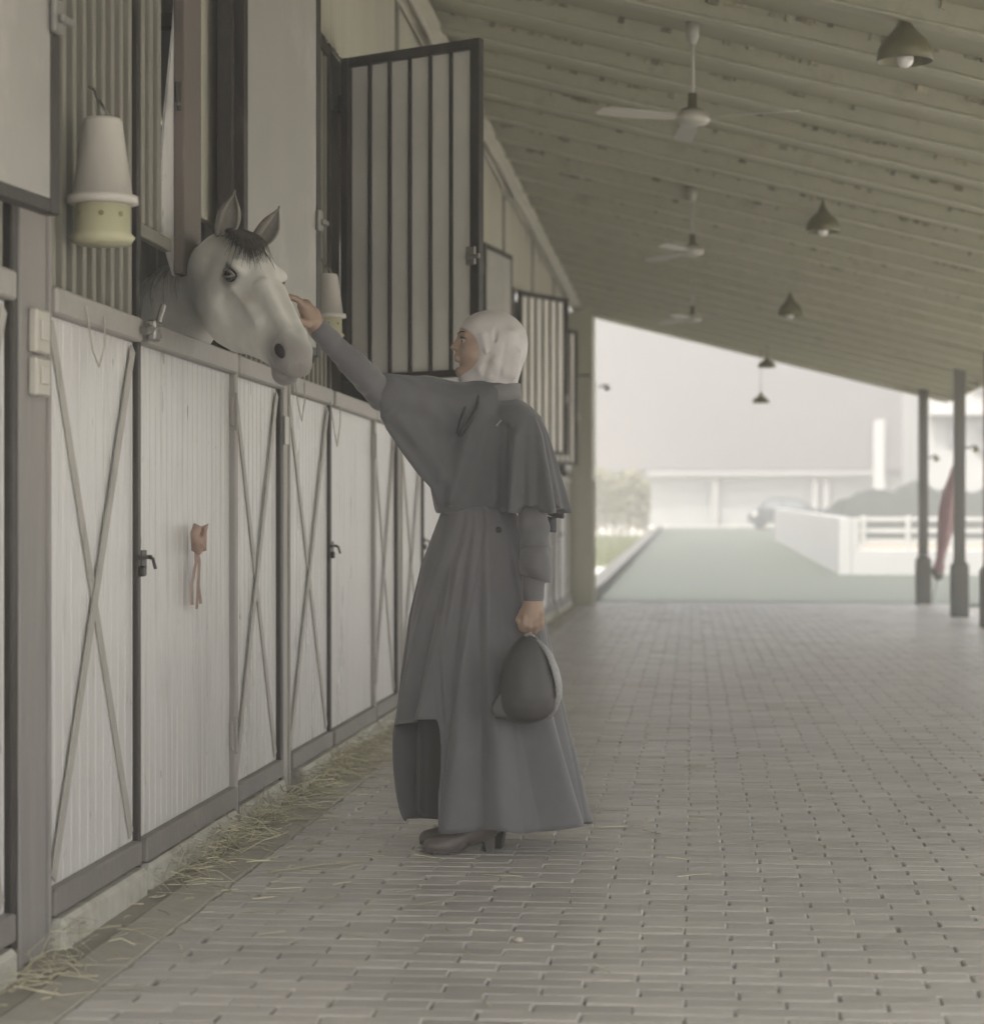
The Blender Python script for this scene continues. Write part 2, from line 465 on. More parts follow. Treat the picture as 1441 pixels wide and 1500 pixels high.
for i, s in enumerate(rest):
    R = Matrix.Rotation(s[5], 3, 'Z') @ Matrix.Rotation(s[4], 3, 'Y') @ Matrix.Rotation(s[3], 3, 'X')
    av[i] = (hv_ if s[6] else bv) @ np.array(R).T + np.array(s[:3])
faces = [tuple(q + 12 * i for q in f) for i in range(len(rest)) for f in bf]
o = mesh_obj('far_pavers', av.reshape(-1, 3), faces, M['paver'], floor)
o['kind'] = 'stuff'
o['label'] = 'distant grey pavers of the passage'

# ================================================================== the stable
def zr(X): return CAMZ + 1.76 + .25 * (3.3 - X)        # underside of the roof
def prof_sheet(y0, y1, z0, z1, X, pitch=.095, depth=.011, thick=.008, top=None):
    """ribbed sheet in the plane X, ribs upright"""
    pr = []; n = max(1, int(round((y1 - y0) / pitch))); p = (y1 - y0) / n
    for i in range(n):
        a = y0 + i * p
        pr += [(X + depth, a), (X + depth, a + p * .86), (X, a + p * .90), (X, a + p * .96)]
    pr += [(X + depth, y1)]
    m = MB(); k = len(pr)
    tz = (lambda x: z1) if top is None else top
    vs = [(x, y, z0) for x, y in pr] + [(x, y, tz(x)) for x, y in pr]
    vs += [(X - thick, y0, z0), (X - thick, y1, z0), (X - thick, y0, tz(X)), (X - thick, y1, tz(X))]
    fs = [(i, i + 1, k + i + 1, k + i) for i in range(k - 1)]
    b = 2 * k
    fs += [(b + 1, b, b + 2, b + 3), (b, 0, k, b + 2), (k - 1, b + 1, b + 3, 2 * k - 1)]
    return m.add(vs, fs)

stable = thing('stable_building', (XW, 15, 0), 'long open-sided stable with olive roof lining sloping over the paved passage', 'stable')
roof = MB()
X0r, X1r = -5.5, 3.46
roof.prism([(X0r, 1.2, zr(X0r) + .06), (X1r, 1.2, zr(X1r) + .06), (X1r, 1.2, zr(X1r) + .14), (X0r, 1.2, zr(X0r) + .14)], (0, Y_END - 1.1, 0))
roof = roof.build('roof', M['ceil'], stable)
# lining panels between the beams, each a piece
BS = .88
beams = [Y_END - .12 - BS * i for i in range(29)]
def slope_box(mb, x0, x1, y0, y1, za, zb, bev=0):
    ex = Vector((x1 - x0, 0, zr(x1) - zr(x0))); Lx = ex.length; ex.normalize()
    ez = Vector((-ex.z, 0, ex.x))
    return mb.box((0, 0, za), (Lx, y1 - y0, zb), bev, (Vector((x0, y0, zr(x0))), ex, Vector((0, 1, 0)), ez))
for i, yb in enumerate(beams):
    nxt = beams[i + 1] if i + 1 < len(beams) else yb - BS
    t = random.uniform(-.012, .012)
    slope_box(MB(), -1.58, 3.40, nxt + .03, yb - .03, .022 + t * .4, .055 , .004).build('lining_panel', M['ceil'], roof)
    m = MB()
    slope_box(m, -1.58, 3.44, yb - .040, yb + .040, -.075, .06, .006)
    slope_box(m, -1.58, 3.44, yb - .058, yb + .058, -.092, -.0755, .004)
    m.build('roof_beam', M['beam'], roof)
m = MB()
slope_box(m, -5.4, 3.44, 1.22, beams[-1] - BS, .0, .055)
m.build('rear_lining', M['ceil'], roof)
# crumbling sealant along the beam edges
cm = MB()
for yb in beams:
    for side in (-1, 1):
        x = -1.5 + random.random() * .2
        dens = random.uniform(.35, .9)
        while x < 3.3:
            if random.random() < dens * (.5 + .5 * math.sin(x * 2.1 + yb * 3) ** 2):
                l = random.uniform(.012, .075); w = random.uniform(.008, .026); h = random.uniform(.006, .024)
                y = yb + side * (.037 + random.uniform(0, .018))
                ang = random.uniform(-.5, .5)
                c, s_ = math.cos(ang), math.sin(ang)
                ex = Vector((c, s_, -.25 * c)).normalized(); ey = Vector((-s_, c, .25 * s_)).normalized(); ez = ex.cross(ey)
                o_ = Vector((x, y, zr(x) + .018 - h * .3))
                b = [(random.uniform(.7, 1) * a * l / 2, random.uniform(.6, 1) * b_ * w / 2, c_ * h) for a in (-1, 1) for b_ in (-1, 1) for c_ in (-1, .6)]
                cm.add([o_ + ex * p[0] + ey * p[1] + ez * p[2] for p in b], [(0, 1, 3, 2), (4, 6, 7, 5), (0, 4, 5, 1), (2, 3, 7, 6), (0, 2, 6, 4), (1, 5, 7, 3)])
            x += random.uniform(.02, .09)
o = cm.build('crumbling_sealant', M['crust'], roof)
o['kind'] = 'stuff'
# eave and end boards
m = MB(); m.box((3.405, 1.2, zr(3.44) - .09), (3.46, Y_END + .1, zr(3.44) + .03), .004); m.build('eave_board', M['beam'], stable)
m = MB(); slope_box(m, -1.58, 3.40, Y_END - .05, Y_END + .04, -.13, .05, .004); m.build('end_board', M['beam'], stable)
m = MB()   # sloping flashing where the wall meets the roof
m.prism([(XW + .012, 1.7, zr(XW) - .15), (XW + .155, 1.7, zr(XW + .155) - .062), (XW + .155, 1.7, zr(XW + .155) - .096), (XW + .03, 1.7, zr(XW) - .185)], (0, Y_END - 2, 0))
m.build('flashing', M['olive'], stable)
m = MB(); m.tube([(XW + .10, y, zr(XW) - .185 + .012 * math.sin(y * 2.3)) for y in np.arange(4, 28.3, .4)], .018, 8)
m.build('conduit', M['cable'], stable, smooth=True)
# upper cladding, one sheet per stall, and posts between
for k in range(-1, 7):
    y0 = 4.99 + P * k
    prof_sheet(y0 + .035, y0 + P - .035, 3.17, 0, XW, .075, .010, .01, top=lambda x: zr(x) - .02).build('upper_cladding', M['olive'], stable)
    MB().box((XW - .05, y0 - .032, 3.17), (XW + .028, y0 + .032, zr(XW) - .03), .004).build('wall_post', M['bar'], stable)
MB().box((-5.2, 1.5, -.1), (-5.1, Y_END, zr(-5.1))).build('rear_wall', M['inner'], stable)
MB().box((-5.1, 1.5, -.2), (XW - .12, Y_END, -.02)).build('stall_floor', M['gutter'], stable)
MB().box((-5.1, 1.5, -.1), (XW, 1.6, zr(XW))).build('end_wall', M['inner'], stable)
m = MB(); m.box((XW - .10, 28.42, 0), (-1.29, Y_END - .07, 2.98), .008); m.box((-1.285, 28.5, 0), (-1.262, 28.62, 1.62), .003)
m.build('end_pier', M['olive'], stable)
MB().box((XW - .10, 28.42, 3.0), (-1.30, Y_END - .08, zr(-1.3) - .14), .006).build('pier_head', M['ceil'], stable)
MB().box((-5.1, Y_END - .35, -.1), (XW - .11, Y_END - .25, zr(XW))).build('gable_wall', M['plaster'], stable)

# ------------------------------------------------------------------ stall fronts
ZB, ZT, ZTOP = .145, 1.57, 3.15
def gate(parent, hx, hy, ex, ey, Lg, panel_side, label=None, z0=1.69):
    """barred leaf hinged at (hx, hy), pointing along (ex, ey)"""
    n = math.hypot(ex, ey); e = Vector((ex / n, ey / n, 0)); nn = Vector((-e.y, e.x, 0)); up = Vector((0, 0, 1))
    fr = (Vector((hx, hy, 0)), e, nn, up)
    z1 = 3.15; w = .042
    m = MB()
    m.box((0, -.019, z0), (w, .019, z1), .003, fr); m.box((Lg - w - .008, -.019, z0), (Lg, .019, z1), .003, fr)
    m.box((w, -.017, z1 - w), (Lg - w - .008, .017, z1), .003, fr); m.box((w, -.017, z0), (Lg - w - .008, .017, z0 + .032), .003, fr)
    for zz in (z0 + .2, z1 - .2): m.box((-.022, -.012, zz - .04), (.004, .012, zz + .04), .003, fr)
    g = m.build('bar_gate', M['dark'], parent)
    if label: g['label'] = label
    nb = 5; inner = Lg - 2 * w - .008
    for i in range(nb):
        a = w + inner * (i + 1) / (nb + 1)
        MB().box((a - .0075, -.0075, z0 + .025), (a + .0075, .0075, z1 - .03), .002, fr).build('gate_bar', M['dark'], g)
    b0, b1 = (.021, .029) if panel_side > 0 else (-.029, -.021)
    MB().box((w + .001, b0 * .55, z0 + .033), (Lg - w - .009, b1 * .55, z1 - w - .001), .001, fr).build('backing_board', M['board'] if panel_side > 0 else M['board_dim'], g)
    m = MB(); m.box((Lg - .062, -.034, 2.17), (Lg - .012, -.0195, 2.25), .004, fr); m.box((Lg - .045, -.046, 2.195), (Lg + .018, -.0345, 2.215), .003, fr)
    m.build('gate_latch', M['steel'], g)
    return g
def brace(parent, y0, z0, y1, z1, x):
    MB().bar((x, y0, z0), (x, y1, z1), .042, .005, (1, 0, 0), .001).build('brace', M['brace'], parent)
ORD = ['nearest the camera, cut by the left edge', 'the horse looks out of', 'with the barred gate swung wide behind the person', 'just right of the wide open gate',
       'fifth from the left edge, far down the passage', 'sixth from the left edge, far down the passage', 'second from the far pier', 'last before the far pier']
for k in range(-1, 7):
    y0 = 4.99 + P * k
    st = thing('stall_front', (XW, y0 + P / 2, 0), 'white ribbed stall front with crossed braces, ' + ORD[k + 1] if k != 0 else 'white ribbed stall front with crossed braces that the horse looks out of', 'stall front', 'stall fronts along the passage')
    far = k >= 4
    # column and dark bar between the stalls
    cw = .28 if k == 0 else .17
    m = MB(); m.box((XW - .09, y0 + .024, .0), (XW + .026, y0 + .04, 3.16), .003); m.box((XW - .09, y0 + cw - .016, .0), (XW + .026, y0 + cw, 3.16), .003)
    m.box((XW + .002, y0 + .0405, .0), (XW + .016, y0 + cw - .0165, 3.16), .002)
    m.build('column', M['column0'] if k == 0 else M['brace'], st)
    MB().box((XW - .04, y0 - .022, .05), (XW + .022, y0 + .022, 3.16), .004).build('dark_post', M['dark'], st)
    ya, yb, yc, yd = y0 + cw + .02, y0 + 1.140, y0 + 2.435, y0 + P - .032
    for (p0, p1) in ((ya, yb), (yc + .055, yd)):
        s = prof_sheet(p0, p1, ZB, ZT, XW, .075, .005).build('side_panel', M['white'], st)
        brace(s, p0 + .03, ZT - .02, p1 - .03, ZB + .02, XW + .0085)
        brace(s, p1 - .03, ZT - .02, p0 + .03, ZB + .02, XW + .0145)
    dr = prof_sheet(yb + .05, yc, ZB, ZT, XW + .004, .070, .005).build('lower_door', M['white'], st)
    m = MB(); m.box((XW + .0095, yb + .06, .915), (XW + .017, yb + .12, .975), .002)
    m.tube([(XW + .026, yb - .01, .955), (XW + .026, yb + .13, .955)], .006, 8)
    m.tube([(XW + .026, yb + .09, .955), (XW + .042, yb + .09, .95), (XW + .050, yb + .09, .92)], .005, 8)
    m.box((XW + .0205, yb + .01, .90), (XW + .036, yb + .045, .93), .004)
    m.build('door_bolt', M['dark'], dr)
    for zz in (.32, 1.44):
        m = MB(); m.box((XW + .012, yc - .008, zz - .05), (XW + .024, yc + .004, zz + .05), .002); m.tube([(XW + .031, yc + .010, zz - .065), (XW + .031, yc + .010, zz + .065)], .006, 8)
        m.build('door_hinge', M['column'], dr)
    MB().box((XW - .03, ya - .005, ZT + .001), (XW + .036, yb, ZT + .07), .006).build('top_rail', M['rail'], st)
    MB().box((XW - .03, yc + .052, ZT + .001), (XW + .036, yd + .003, ZT + .07), .006).build('top_rail', M['rail'], st)
    MB().box((XW - .03, yb + .048, ZT - .002), (XW + .041, yc, ZT + .068), .006).build('door_rail', M['rail'], st)
    MB().box((XW - .03, ya - .01, .078), (XW + .034, yb, ZB - .001), .005).build('bottom_rail', M['brail'], st)
    MB().box((XW - .03, yb + .048, .074), (XW + .038, yc, ZB - .001), .005).build('door_bottom_rail', M['brail'], st)
    MB().box((XW - .03, yc + .052, .078), (XW + .034, yd + .003, ZB - .001), .005).build('bottom_rail', M['brail'], st)
    # jambs
    MB().box((XW - .035, yb + .004, .06), (XW + .020, yb + .042, 3.16), .004).build('jamb', M['dark'], st)
    m = MB(); m.box((XW - .03, yc + .004, .05), (XW + .030, yc + .05, ZT + .08), .004); m.build('hinge_stile', M['column'], st)
    MB().box((XW - .035, yc + .002, ZT + .082), (XW + .020, yc + .05, 3.16), .004).build('jamb', M['dark'], st)
    # grilles over the side panels
    for (p0, p1) in ((ya, yb), (yc + .052, yd)):
        g = MB().box((XW - .02, p0, 3.09), (XW + .022, p1, 3.14), .004).build('grille', M['dark'], st)
        n = 9
        for i in range(n):
            y = p0 + (p1 - p0) * (i + .5) / n
            MB().box((XW - .012, y - .016, ZT + .065), (XW + .012, y + .016, 3.095), .003).build('grille_bar', M['bar'], g)
    # concrete upstand in pieces with drain gaps
    for (p0, p1) in ((y0 + .30, y0 + 1.13), (y0 + 1.20, y0 + 1.75), (y0 + 1.76, y0 + 2.40), (y0 + 2.50, y0 + P - .05)):
        j = random.uniform(-.008, .008)
        MB().box((XW - .06, p0, -.1), (XW + .052 + j, p1, .070 + j * .3), .012).build('upstand', M['curb'], st)
    if k in (-1, 0): gate(st, XW + .035, y0 + 2.47, .125 if k == 0 else .10, .81, .84 if k == 0 else .80, -1, 'barred gate folded flat to the wall, pale board outward', 1.69 if k == 0 else 1.76)
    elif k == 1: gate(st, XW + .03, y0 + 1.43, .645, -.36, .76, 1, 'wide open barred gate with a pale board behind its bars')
    elif k == 3: gate(st, XW + .05, y0 + 1.17, math.sin(.16), math.cos(.16), .85, -1)
    elif k == 4: gate(st, XW + .05, y0 + 1.20, math.sin(.47), math.cos(.47), .86, 1)
    elif k == 5: gate(st, XW + .05, y0 + 1.20, math.sin(.36), math.cos(.36), .86, 1)
    else: gate(st, XW + .055, y0 + 1.17, .02, 1, 1.24, -1)

# partition seen through the open gate, with bars above boards
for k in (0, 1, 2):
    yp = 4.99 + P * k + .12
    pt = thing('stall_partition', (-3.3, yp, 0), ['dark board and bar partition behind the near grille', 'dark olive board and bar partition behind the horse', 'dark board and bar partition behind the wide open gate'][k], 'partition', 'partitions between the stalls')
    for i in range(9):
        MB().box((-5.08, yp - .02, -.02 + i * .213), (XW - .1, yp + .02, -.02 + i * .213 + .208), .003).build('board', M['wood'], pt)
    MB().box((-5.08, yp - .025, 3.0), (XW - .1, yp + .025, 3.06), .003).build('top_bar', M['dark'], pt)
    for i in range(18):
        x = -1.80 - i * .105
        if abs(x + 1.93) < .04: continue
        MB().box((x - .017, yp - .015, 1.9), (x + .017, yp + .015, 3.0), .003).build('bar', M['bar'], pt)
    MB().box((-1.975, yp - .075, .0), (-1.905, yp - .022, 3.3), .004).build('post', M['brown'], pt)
# extra bars and a brown stile that narrow the opening left of the horse, a pale strip added between for a bright sliver
st0 = [o_ for o_ in bpy.data.objects if o_.name == 'stall_front.001'][0]
g = MB().box((XW - .02, wall_y(200, XW), 3.09), (XW + .022, wall_y(322, XW), 3.14), .004).build('opening_grille', M['dark'], st0)
for px in (205, 217, 229):
    y = wall_y(px, XW); MB().box((XW - .014, y - .022, 1.925), (XW + .010, y + .022, 3.095), .003).build('grille_bar', M['bar'], g)
MB().box((XW - .018, wall_y(198, XW), 1.885), (XW + .012, wall_y(246, XW), 1.924), .003).build('grille_foot', M['bar'], g)
MB().box((XW - .03, wall_y(268, XW), 1.84), (XW + .004, wall_y(293, XW), 3.088), .004).build('stile', M['brown'], st0)
MB().box((XW - .10, wall_y(284, XW - .1), 2.10), (XW - .07, wall_y(321, XW - .1), 3.08), .004).build('stile', M['olive'], st0)
m = MB(); yh = wall_y(262, XW + .005); m.tube([(XW + .005, yh, 2.36), (XW + .01, yh - .05, 2.36), (XW + .01, yh - .05, 2.42)], .007, 8); m.tube([(XW + .005, yh, 2.34), (XW + .005, yh, 2.43)], .007, 8); m.build('hook', M['dark'], st0)
pts = [(262, -90), (255, 40), (243, 160), (232, 300), (240, 350), (256, 404), (264, 404), (266, 300), (266, 100), (267, -90)]
fc = []
for px, py in pts:
    y = wall_y(px, XW - .03); fc.append(Vector((XW - .03, y, CAMZ + (HZ - py) / F * dep(XW - .03, y))))
o = MB().prism(fc, (-.008, 0, 0)).build('bright_sliver', M['white'])  # pale strip added for the bright sliver seen in the opening
tag(o, 'narrow pale pointed strip standing in for a bright sliver beside the brown stile left of the horse', 'cloth')
# ================================================================== posts along the open side
def support_post(d, x, label):
    p = ray(x, 800, d); X, Y = p.x, p.y
    t = thing('support_post', (X, Y, 0), label, 'post', 'posts along the open side')
    MB().box((-.062, -.062, .60), (.062, .062, zr(X) - .06 ), .008).build('shaft', M['post'], t, wv=False)
    m = MB(); m.box((-.098, -.098, 0), (.098, .098, .60), .012); m.box((-.075, -.075, .601), (.075, .075, .63), .01)
    m.build('sleeve', M['post'], t, wv=False)
    return X, Y
PA = support_post(28.75, 1352, 'slim grey post farthest down the open side of the passage')
PB = support_post(24.8, 1405, 'grey post nearer the camera, beside the furled mauve parasol')
PC = support_post(22.25, 1450, 'grey post cut off by the right edge')
def post_lamp(pxy, d, sgn, label):
    c = ray(pxy[0], pxy[1], d)
    t = thing('bracket_lamp', c, label, 'lamp', 'small bracket lamps')
    m = MB(); m.tube([(0, 0, 0), (sgn * .05, 0, .0), (sgn * .09, 0, .03), (sgn * .12, 0, .0)], .012, 8); m.build('arm', M['post'], t, True, False)
    m = MB(); m.lathe([(.0, .035), (.02, .03), (.03, 0), (.055, -.03), (.052, -.03), (.0, .0)], (sgn * .12, 0, -.01), 14); m.build('shade', M['lamp'], t, True, False)
    m = MB(); m.lathe([(0, -.05), (.02, -.04), (.026, -.02), (.015, 0), (0, .005)], (sgn * .12, 0, -.015), 12); m.build('globe', M['yellow'], t, True, False)
post_lamp((1358, 670), 28.7, 1, 'small bracket lamp on the farthest grey post')
post_lamp((1414, 656), 24.8, 1, 'small bracket lamp on the post beside the furled parasol')
post_lamp((876, 566), 29.0, 1, 'small bracket lamp on the far end pier of the stalls')

# ================================================================== fans
def fan(d, rot, label, px=1014):
    p = ray(px, 300, d); X = p.x
    z = 3.15
    t = thing('ceiling_fan', (X, p.y, z), label, 'fan', 'white ceiling fans', )
    zt = zr(X) - z
    m = MB(); m.lathe([(.0, zt + .02), (.038, zt + .01), (.034, zt - .06), (.016, zt - .10), (.0, zt - .10)], n=18); m.build('canopy', M['fan'], t, True, False)
    MB().tube([(0, 0, .05), (0, 0, zt)], .011, 10).build('rod', M['fan'], t, True, False)
    m = MB(); m.lathe([(.0, .135), (.022, .13), (.024, .06), (.06, .045), (.0, .045)], n=18); m.build('collar', M['lamp'], t, True, False)
    m = MB(); m.lathe([(.0, .045), (.055, .04), (.088, .018), (.092, -.006), (.078, -.026), (.04, -.036), (.0, -.038)], n=28); m.build('motor', M['fan'], t, True, False)
    for i in range(3):
        a = rot + i * 2 * math.pi / 3
        ex = Vector((math.cos(a), math.sin(a), -.02)).normalized(); ey0 = Vector((-math.sin(a), math.cos(a), 0))
        tw = math.radians(10); ey = ey0 * math.cos(tw) + Vector((0, 0, 1)) * math.sin(tw); ez = ex.cross(ey)
        pr = [(.10, -.02), (.16, -.038), (.30, -.052), (.54, -.052), (.58, -.036), (.58, .036), (.54, .052), (.30, .050), (.16, .036), (.10, .02)]
        m = MB(); m.prism([ex * u + ey * v - ez * .004 for u, v in pr], ez * .007); m.build('blade', M['fan'], t, False, False)
fan(11.3, math.radians(-30) + TH, 'white ceiling fan nearest the camera, blades spread left and right')
fan(16.8, math.radians(2) + TH, 'white ceiling fan in the middle, one blade pointing right')
fan(22.3, math.radians(5) + TH, 'faint white ceiling fan farthest down the passage')

# ================================================================== pendant lamps
def pendant(px, py_rim, d, label, bulb=True, cord_top=None, fl=1.0):
    c = ray(px, py_rim, d)
    t = thing('pendant_lamp', c, label, 'lamp', 'olive pendant lamps')
    zt = (zr(c.x) if cord_top is None else cord_top) - c.z
    m = MB(); m.lathe([(r_ * (1 if fl == 1 else .92), z_ * fl) for r_, z_ in [(.0, .250), (.014, .248), (.016, .215), (.024, .185), (.040, .155), (.066, .125), (.098, .095), (.119, .055), (.127, .0), (.123, .0), (.115, .052), (.094, .09), (.062, .12), (.036, .15), (.0, .17)]], n=32)
    m.build('shade', M['lamp'], t, True, False)
    MB().tube([(0, 0, .24 * fl), (0, 0, zt)], .004, 6).build('cord', M['dark'], t, True, False)
    if bulb:
        m = MB(); m.lathe([(0, -.028)] + [(.04 * math.sin(a), .012 - .04 * math.cos(a)) for a in np.linspace(.3, 2.2, 9)] + [(.018, .07), (.016, .12), (0, .12)], n=20)
        m.build('bulb', M['bulb'], t, True, False)
pendant(1325, 90, 9.8, 'olive pendant lamp at upper right with its round white bulb showing')
pendant(1205, 340, 15.9, 'olive pendant lamp second nearest, level with the middle fan')
pendant(1157, 463, 21.3, 'olive pendant lamp third along, under the far roof lining')
pendant(1123, 538, 27.6, 'small pendant lamp touching the far roof edge', False, None, .62)
pendant(1114, 590, 29.0, 'lowest small pendant lamp hanging in front of the bright facade', False, None, .62)

# ================================================================== fly traps, switches, ribbon, bits
def trap(px, py0, d, s, label):
    c = ray(px, py0, d)
    t = thing('hanging_trap', c, label, 'fly trap', 'white and yellow hanging traps')
    m = MB(); m.lathe([(.0, .322 * s), (.045 * s, .32 * s), (.050 * s, .31 * s), (.076 * s, .125 * s), (.090 * s, .122 * s), (.091 * s, .104 * s), (.074 * s, .100 * s), (.0, .100 * s)], n=32); m.build('hood', M['plastic'], t, True, False)
    m = MB(); m.lathe([(.0, .0995 * s), (.070 * s, .0995 * s), (.071 * s, .03 * s), (.083 * s, .018 * s), (.070 * s, .0), (.0, -.004)], n=32); m.build('tub', M['yellow'], t, True, False)
    for a in (-2.2, -1.35, -.6):
        m = MB(); dv = Vector((math.cos(a), math.sin(a), 0)); m.lathe([(0, .002), (.006 * s, .0015), (.007 * s, 0)], dv * .0705 * s + Vector((0, 0, .072 * s)), 12, (Vector((-dv.y, dv.x, 0)), Vector((0, 0, 1)), dv))
        m.build('entry_hole', M['spot'], t, False, False)
    m = MB(); m.tube([(0, 0, .32 * s), (-.01, .01, .36 * s), (-.03, .03, .40 * s), (-.06, .09, .42 * s)], .004, 6); m.tube([(.02, 0, .32 * s), (-.01, .01, .37 * s)], .003, 6)
    m.build('hanger', M['steel'], t, True, False)
trap(150, 358, 5.55, 1.0, 'white tapered hood over a yellow tub hanging by the near grille')
trap(480, 496, 9.0, .83, 'smaller white and yellow trap hanging beside the wide open gate')

for i, (ya, yb) in enumerate(((456, 520), (526, 582))):
    X = XW + .0155; d = 5.33
    c = ray(53, (ya + yb) / 2, d); h = (yb - ya) / F * d
    t = thing('switch_box', (X, 5.16, c.z - h / 2), ['upper cream switch box on the near grey column', 'lower cream switch box on the near grey column'][i], 'switch', 'switch boxes on the near column')
    MB().box((0.001, -.055, 0), (.024, .055, h), .005).build('case', M['switch'], t, False, False)
    MB().box((.0245, -.028, h * .3), (.029, .028, h * .75), .002).build('rocker', M['plastic'], t, False, False)
# rosette on the first door
xr = XW + .022; c = ray(280, 795, dep(xr, wall_y(280, xr)))
t = thing('ribbon_bow', (xr, wall_y(280, xr), c.z - .14), 'faded peach ribbon bow pinned to the white stall door', 'bow')
zc = .15
def ribbon(pts, w, name, wv_=None):
    m = MB(); n = len(pts); vs = []
    for (x, y, z, a) in pts:
        if wv_ is not None:
            q_ = Vector(wv_) * w / 2; vs += [Vector((x, y, z)) - q_, Vector((x, y, z)) + q_]; continue
        vs += [(x, y - w * math.cos(a) / 2, z - w * math.sin(a) / 2), (x, y + w * math.cos(a) / 2, z + w * math.sin(a) / 2)]
    m.add(vs, [(2 * i, 2 * i + 1, 2 * i + 3, 2 * i + 2) for i in range(n - 1)])
    o = m.build(name, M['peach'], t, True, False)
    md = o.modifiers.new('t', 'SOLIDIFY'); md.thickness = .002
for s in (-1, 1):
    ribbon([(.02, 0, zc, 0), (.034, s * .022, zc + .038, 0), (.032, s * .045, zc + .045, 0), (.024, s * .055, zc + .015, 0), (.026, s * .045, zc - .040, 0), (.03, s * .022, zc - .03, 0), (.02, 0, zc, 0)], .030, 'loop', (.9, 0, .43 * s))
    ribbon([(.012, 0, zc, 0), (.02, s * .025, zc - .07, 0), (.012, s * .045, zc - .14, 0), (.016, s * .06, zc - .205, 0)], .032, 'tail')
ribbon([(.014, .0, zc, 0), (.022, .01, zc - .08, 0), (.014, .012, zc - .22, 0)], .028, 'tail')
m = MB(); m.lathe([(0, .02), (.016, .014), (.02, 0), (.016, -.014), (0, -.02)], (.02, 0, zc), 12); m.build('knot', M['peach'], t, True, False)

# cables drooping along the wall top, clamp on the jamb, loose wires
for i, (ys, dr, lab) in enumerate((((12.0, 15.6, 18.8), .16, 'thin pale cable drooping along the wall top above the open gate'), ((18.9, 20.6, 22.3), .22, 'thin pale cable looping down under the roof further along the wall'))):
    pts = []
    for a, b in zip(ys[:-1], ys[1:]):
        for u in np.linspace(0, 1, 10): pts.append((XW + .10 + .03 * math.sin(u * 6), a + (b - a) * u, zr(XW) - .17 - dr * 4 * u * (1 - u)))
    tag(MB().tube(pts, .007, 6).build('droopy_cable', M['cable'], smooth=True), lab, 'cable', 'cables along the wall top')
yb = 4.99 + 1.16
m = MB(); m.tube([(XW + .05, yb - .06, 1.60), (XW + .07, yb, 1.615), (XW + .06, yb + .07, 1.60)], .013, 8); m.box((XW + .05, yb - .03, 1.575), (XW + .075, yb + .035, 1.635), .006); m.tube([(XW + .075, yb, 1.63), (XW + .085, yb + .02, 1.68)], .009, 8)
tag(m.build('gate_clamp', M['steel'], smooth=False), 'worn steel clamp on top of the dark door jamb left of the horse', 'clamp')
for i, (px, py, lab) in enumerate(((142, 470, 'thin wire loop hanging on the near braced panel'), (440, 565, 'thin wire loop hanging below the horse on the braced panel'), (492, 600, 'thin wire loop hanging from the dark bar beside the raised arm'))):
    y = wall_y(px, XW + .045); z = ray(px, py, dep(XW, y)).z; w = .09 + .02 * i
    tag(MB().tube([(XW + .042, y - w, z + .03), (XW + .048, y - w * .6, z - .08), (XW + .046, y + w * .2, z - .12 - .02 * i), (XW + .048, y + w * .7, z - .06), (XW + .042, y + w, z + .02)], .0025, 5).build('wire_loop', M['cable']), lab, 'wire', 'wire loops on the stall fronts')
y = wall_y(420, XW + .03)
tag(MB().box((XW + .0265, y - .04, 1.36), (XW + .032, y + .04, 1.47), .002).build('name_plate', M['switch']), 'small cream plate on the column right of the horse stall', 'plate')

# ================================================================== straw
def straw(n, fn, lmin, lmax, w, rise):
    vs = []; fs = []
    for i in range(n):
        x, y, z, lean = fn()
        a = random.uniform(0, 2 * math.pi); l = random.uniform(lmin, lmax)
        dx, dy = math.cos(a), math.sin(a)
        r = random.gauss(lean, rise)
        bend = random.uniform(-.5, .5)
        p0 = Vector((x, y, z)); p1 = p0 + Vector((dx, dy, r)) * l * .5
        a2 = a + bend; p2 = p1 + Vector((math.cos(a2), math.sin(a2), r - abs(random.gauss(0, .5)))) * l * .5
        for q in (p0, p1, p2):
            q.z = max(q.z, .003); q.x = max(q.x, XW + .058)
        ww = w * random.uniform(.5, 1.3)
        sd = Vector((-dy, dx, random.uniform(-.6, .6))).normalized() * ww
        b = len(vs)
        for p in (p0, p1, p2): vs += [p - sd, p + sd, p + Vector((0, 0, ww * 1.2))]
        for j in (0, 3):
            for q, r_ in ((0, 1), (1, 2), (2, 0)): fs.append((b + j + q, b + j + r_, b + j + 3 + r_, b + j + 3 + q))
    return vs, fs
cl = []   # clumps: y centre, spread, weight
for yc, sp, wgt in ((5.0, .16, .6), (6.45, .22, .6), (7.0, .35, 2.2), (7.6, .25, 1.6), (8.6, .5, 3.2), (9.4, .4, 2.6), (10.2, .5, 2.2), (11.5, .5, 1.4), (13, .8, 1.2), (16, 2, 1.4), (21, 3, 1.4), (25.5, 2, 1.2)):
    cl += [(yc, sp)] * int(wgt * 10)
def heap():
    yc, sp = random.choice(cl)
    y = random.gauss(yc, sp)
    t = abs(random.gauss(0, .052))
    x = XW + .06 + t
    z = max(.003, (.085 - t * .55) * random.random() ** 1.3)
    return x, y, z, .0
vs1, fs1 = straw(2200, heap, .05, .17, .0014, .30)
def loose():
    y = random.choice((random.uniform(4.6, 12), random.uniform(6.0, 10)))
    return XW + .07 + (abs(random.gauss(0, .17)) if random.random() < .72 else random.uniform(.1, 1.6)), y, .004, 0
vs2, fs2 = straw(420, loose, .02, .12, .0016, .03)
fs1 += [tuple(i + len(vs1) for i in f) for f in fs2]
o = mesh_obj('straw', vs1 + vs2, fs1, M['straw'])
tag(o, 'dry straw heaped along the foot of the stall fronts', 'straw', kind='stuff')
